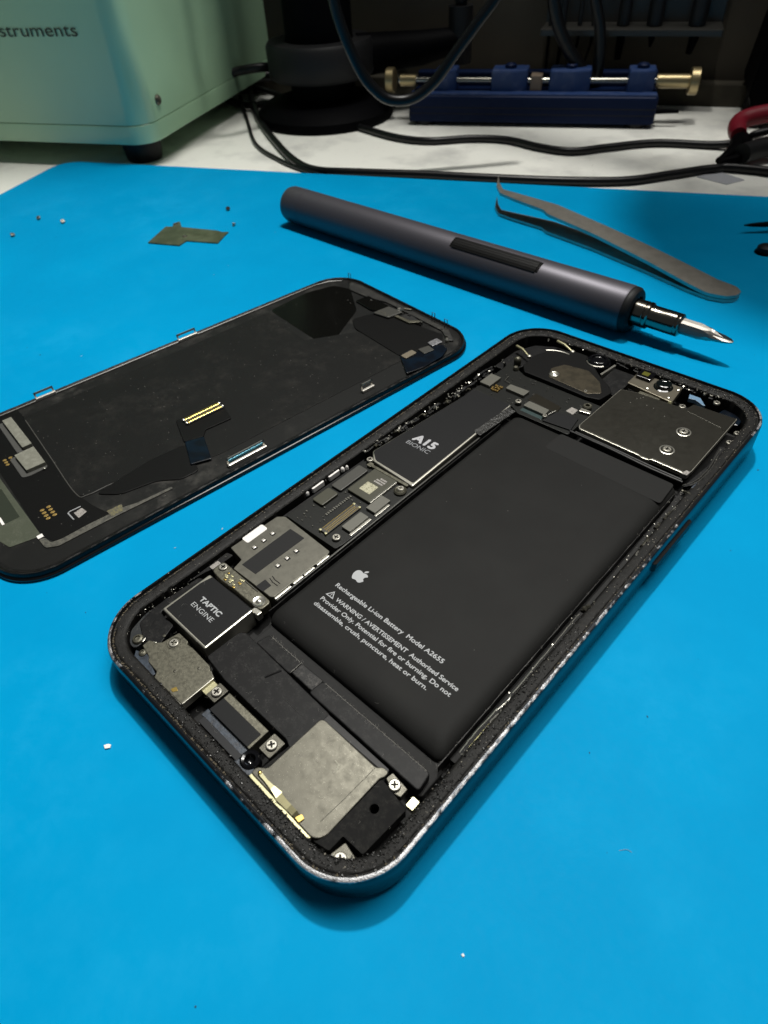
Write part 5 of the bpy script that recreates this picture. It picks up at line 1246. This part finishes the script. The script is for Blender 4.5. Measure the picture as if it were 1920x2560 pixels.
cable([vp(820, -260), vp(822, -120), vp(832, -10), vp(858, 80), vp(900, 175), vp(935, 222), vp(975, 249), vp(1030, 246), vp(1085, 205), vp(1140, 130), vp(1195, 55), vp(1245, -15), vp(1300, -130), vp(1340, -260)], 2.4,
      'thick black cable hanging in a loop in front of the stand', name='hanging_cable')
P2 = (-165, 330)
cable([vp(1375, -260, P2), vp(1376, -100, P2), vp(1384, 0, P2), vp(1398, 70, P2), vp(1425, 130, P2), vp(1458, 180, P2), vp(1486, 203, P2)], 3.4,
      'thick black cable leaning down left onto the blue holder', name='hanging_cable')
cable([vp(1470, -260, P2), vp(1478, -100, P2), vp(1489, 0, P2), vp(1500, 70, P2), vp(1500, 130, P2), vp(1494, 180, P2), vp(1489, 205, P2)], 3.0,
      'black cable hanging straight down behind the one leaning on the blue holder', name='hanging_cable')
P3 = (-255, 385)
cable([vp(1178, -200, P3), vp(1178, -60, P3), vp(1172, 20, P3), vp(1165, 90, P3), vp(1150, 150, P3), vp(1080, 118, P3), vp(1000, 130, P3), vp(930, 150, P3)], 3.6,
      'black cable dropping behind the loop towards the stand clamp', name='hanging_cable')

# wall-mounted rack with hanging tools
def rack():
    ang = math.atan2(0.421, 0.907)
    root = empty('tool_rack', (-101-0.907*4+0.421*26, 433-0.421*4-0.907*26, 0), ang, label='smoked clear tool rack on the wall with black tools hanging below', cat='tool rack')
    box('rack_shelf', -66, 30, -2, 24, 34.6, 37.6, M['acrylic'], root, r=1, bev=0.5)
    box('rack_back', -66, 30, 21, 24, 37.6, 80, M['acrylic'], root, r=0.5, bev=0.3)
    def tool(x, w, zt, zb, w2, nm):
        o = empty(nm[0], (root.location.x/S+math.cos(ang)*x-math.sin(ang)*9, root.location.y/S+math.sin(ang)*x+math.cos(ang)*9, 0), ang, label=nm[1], cat='tool', group='tools hanging in the rack')
        bm = bmesh.new(); add_tube(bm, [(0, 0, 76), (0, 0, 38)], w*0.65, 16); link('handle', bm, M['greyobj'], o, smooth=True)
        bm = bmesh.new(); add_tube(bm, [(0, 0, 38), (0, 0, zb+(38-zb)*.5), (nm[2], 0, zb)], [w*0.5, (w+w2)*.25, w2*0.5], 12); link('blade', bm, M['stand'], o, smooth=True)
    tool(-62, 1.6, 34, 13, 1.4, ('hanging_tool', 'thin black tool at the left end of the wall rack', 0))
    tool(-55, 3.0, 34, 14, 1.6, ('hanging_tool', 'black tool second from the left in the wall rack', -1))
    tool(-45.5, 2.0, 34, 20, 1.0, ('hanging_tool', 'short curved black tool left of the vertical cable', -3))
    tool(-38, 1.8, 34, 21, 1.0, ('hanging_tool', 'short curved black tool right beside the vertical cable', -2))
    tool(-22, 5.2, 34, 22, 3.6, ('hanging_tool', 'widest blunt black tool in the middle of the wall rack', 0))
    tool(-5.5, 6.5, 34, 28, 1.2, ('hanging_tool', 'stubby pointed black tool to the right in the rack', 0))
    tool(16.5, 7.0, 34, 25, 3.2, ('hanging_tool', 'rounded black tool at the right end of the wall rack', -1))
rack()
def black_device():
    ang = math.atan2(0.421, 0.907)
    root = empty('black_device', (-58, 445, 0), ang, label='tall black device standing by the wall at the top right', cat='device')
    root.location = Vector((-101+0.907*44-(-0.421)*6, 433+0.421*44-0.907*6, 0))*S
    bm = bmesh.new()
    P = [(3.5, 6.5), (0, 14), (4, 60), (9, 130), (70, 130), (70, 6.5)]
    vs = [bm.verts.new((x, -46, z)) for x, z in P]; vb = [bm.verts.new((x, 2, z)) for x, z in P]
    bm.faces.new(vs); bm.faces.new(list(reversed(vb)))
    for i in range(6): bm.faces.new((vs[i], vb[i], vb[(i+1) % 6], vs[(i+1) % 6]))
    bmesh.ops.bevel(bm, geom=bm.edges[:], offset=1.2, segments=2, affect='EDGES')
    link('housing', bm, M['stand'], root)
    box('front_panel', 12, 66, -47.5, -45.5, 9, 31, M['greyobj'], root, r=0.3)
    bm = bmesh.new(); add_tube(bm, [(11, -47, 37.5), (40, -47, 35.0)], 0.5, 8); link('trim_line', bm, mat('pale_trim', (.25, .27, .24), rough=.4), root)
    for x, y in ((8, -40), (64, -40), (8, -4), (64, -4)):
        lathe('foot', [(0, ZT), (4, ZT), (4, 7), (0, 7)], (x, y, 0), M['rubber'], root, n=16)
black_device()
def pliers():
    root = empty('pliers', (-40, 372, ZT), 0, label='pliers with red grips and dark jaws at the right edge', cat='pliers')
    def h(u, v, z): p = at(u, v, z); return (p.x+40, p.y-372, z-ZT)
    bm = bmesh.new(); cp = catmull([h(1846, 338, 5), h(1842, 318, 6), h(1852, 302, 7.5), h(1885, 290, 9), h(1935, 281, 10), h(2000, 272, 10)], 8)
    add_tube(bm, cp, [4.2 if i > 2 else 3.6+i*0.2 for i in range(len(cp))], 18); link('grip', bm, M['red'], root, smooth=True)
    bm = bmesh.new(); cp = catmull([h(1855, 385, 4), h(1900, 372, 4), h(1960, 362, 4), h(2040, 352, 4)], 8); add_tube(bm, cp, 4.4, 18); link('grip', bm, M['rubber'], root, smooth=True)
    bm = bmesh.new(); cp = catmull([h(1850, 348, 2.5), h(1838, 372, 2.5), h(1815, 392, 1.8), h(1795, 402, 1.2)], 6); add_tube(bm, cp, [4.2*(1-i/len(cp)*.7) for i in range(len(cp))], 14); link('jaw', bm, M['stand'], root, smooth=True)
    bm = bmesh.new(); cp = catmull([h(1850, 356, 2.5), h(1870, 378, 2.5), h(1850, 394, 1.8), h(1800, 406, 1.2)], 6); add_tube(bm, cp, [4.4*(1-i/len(cp)*.7) for i in range(len(cp))], 14); link('jaw', bm, M['stand'], root, smooth=True)
pliers()
p = at(1800, 445, ZT)
bm = bmesh.new(); add_prism(bm, smooth_poly([(-9, -5), (6, -7), (10, 3), (-4, 7)], 0.6), 0.03, 0.35, 0.08)
o = link('plastic_scrap', bm, mat('clear_scrap', (0.42, 0.43, 0.46), rough=.25), label='flat grey plastic scrap on the white bench near the mat edge', cat='scrap'); o.location = Vector((p.x, p.y, ZT))*S
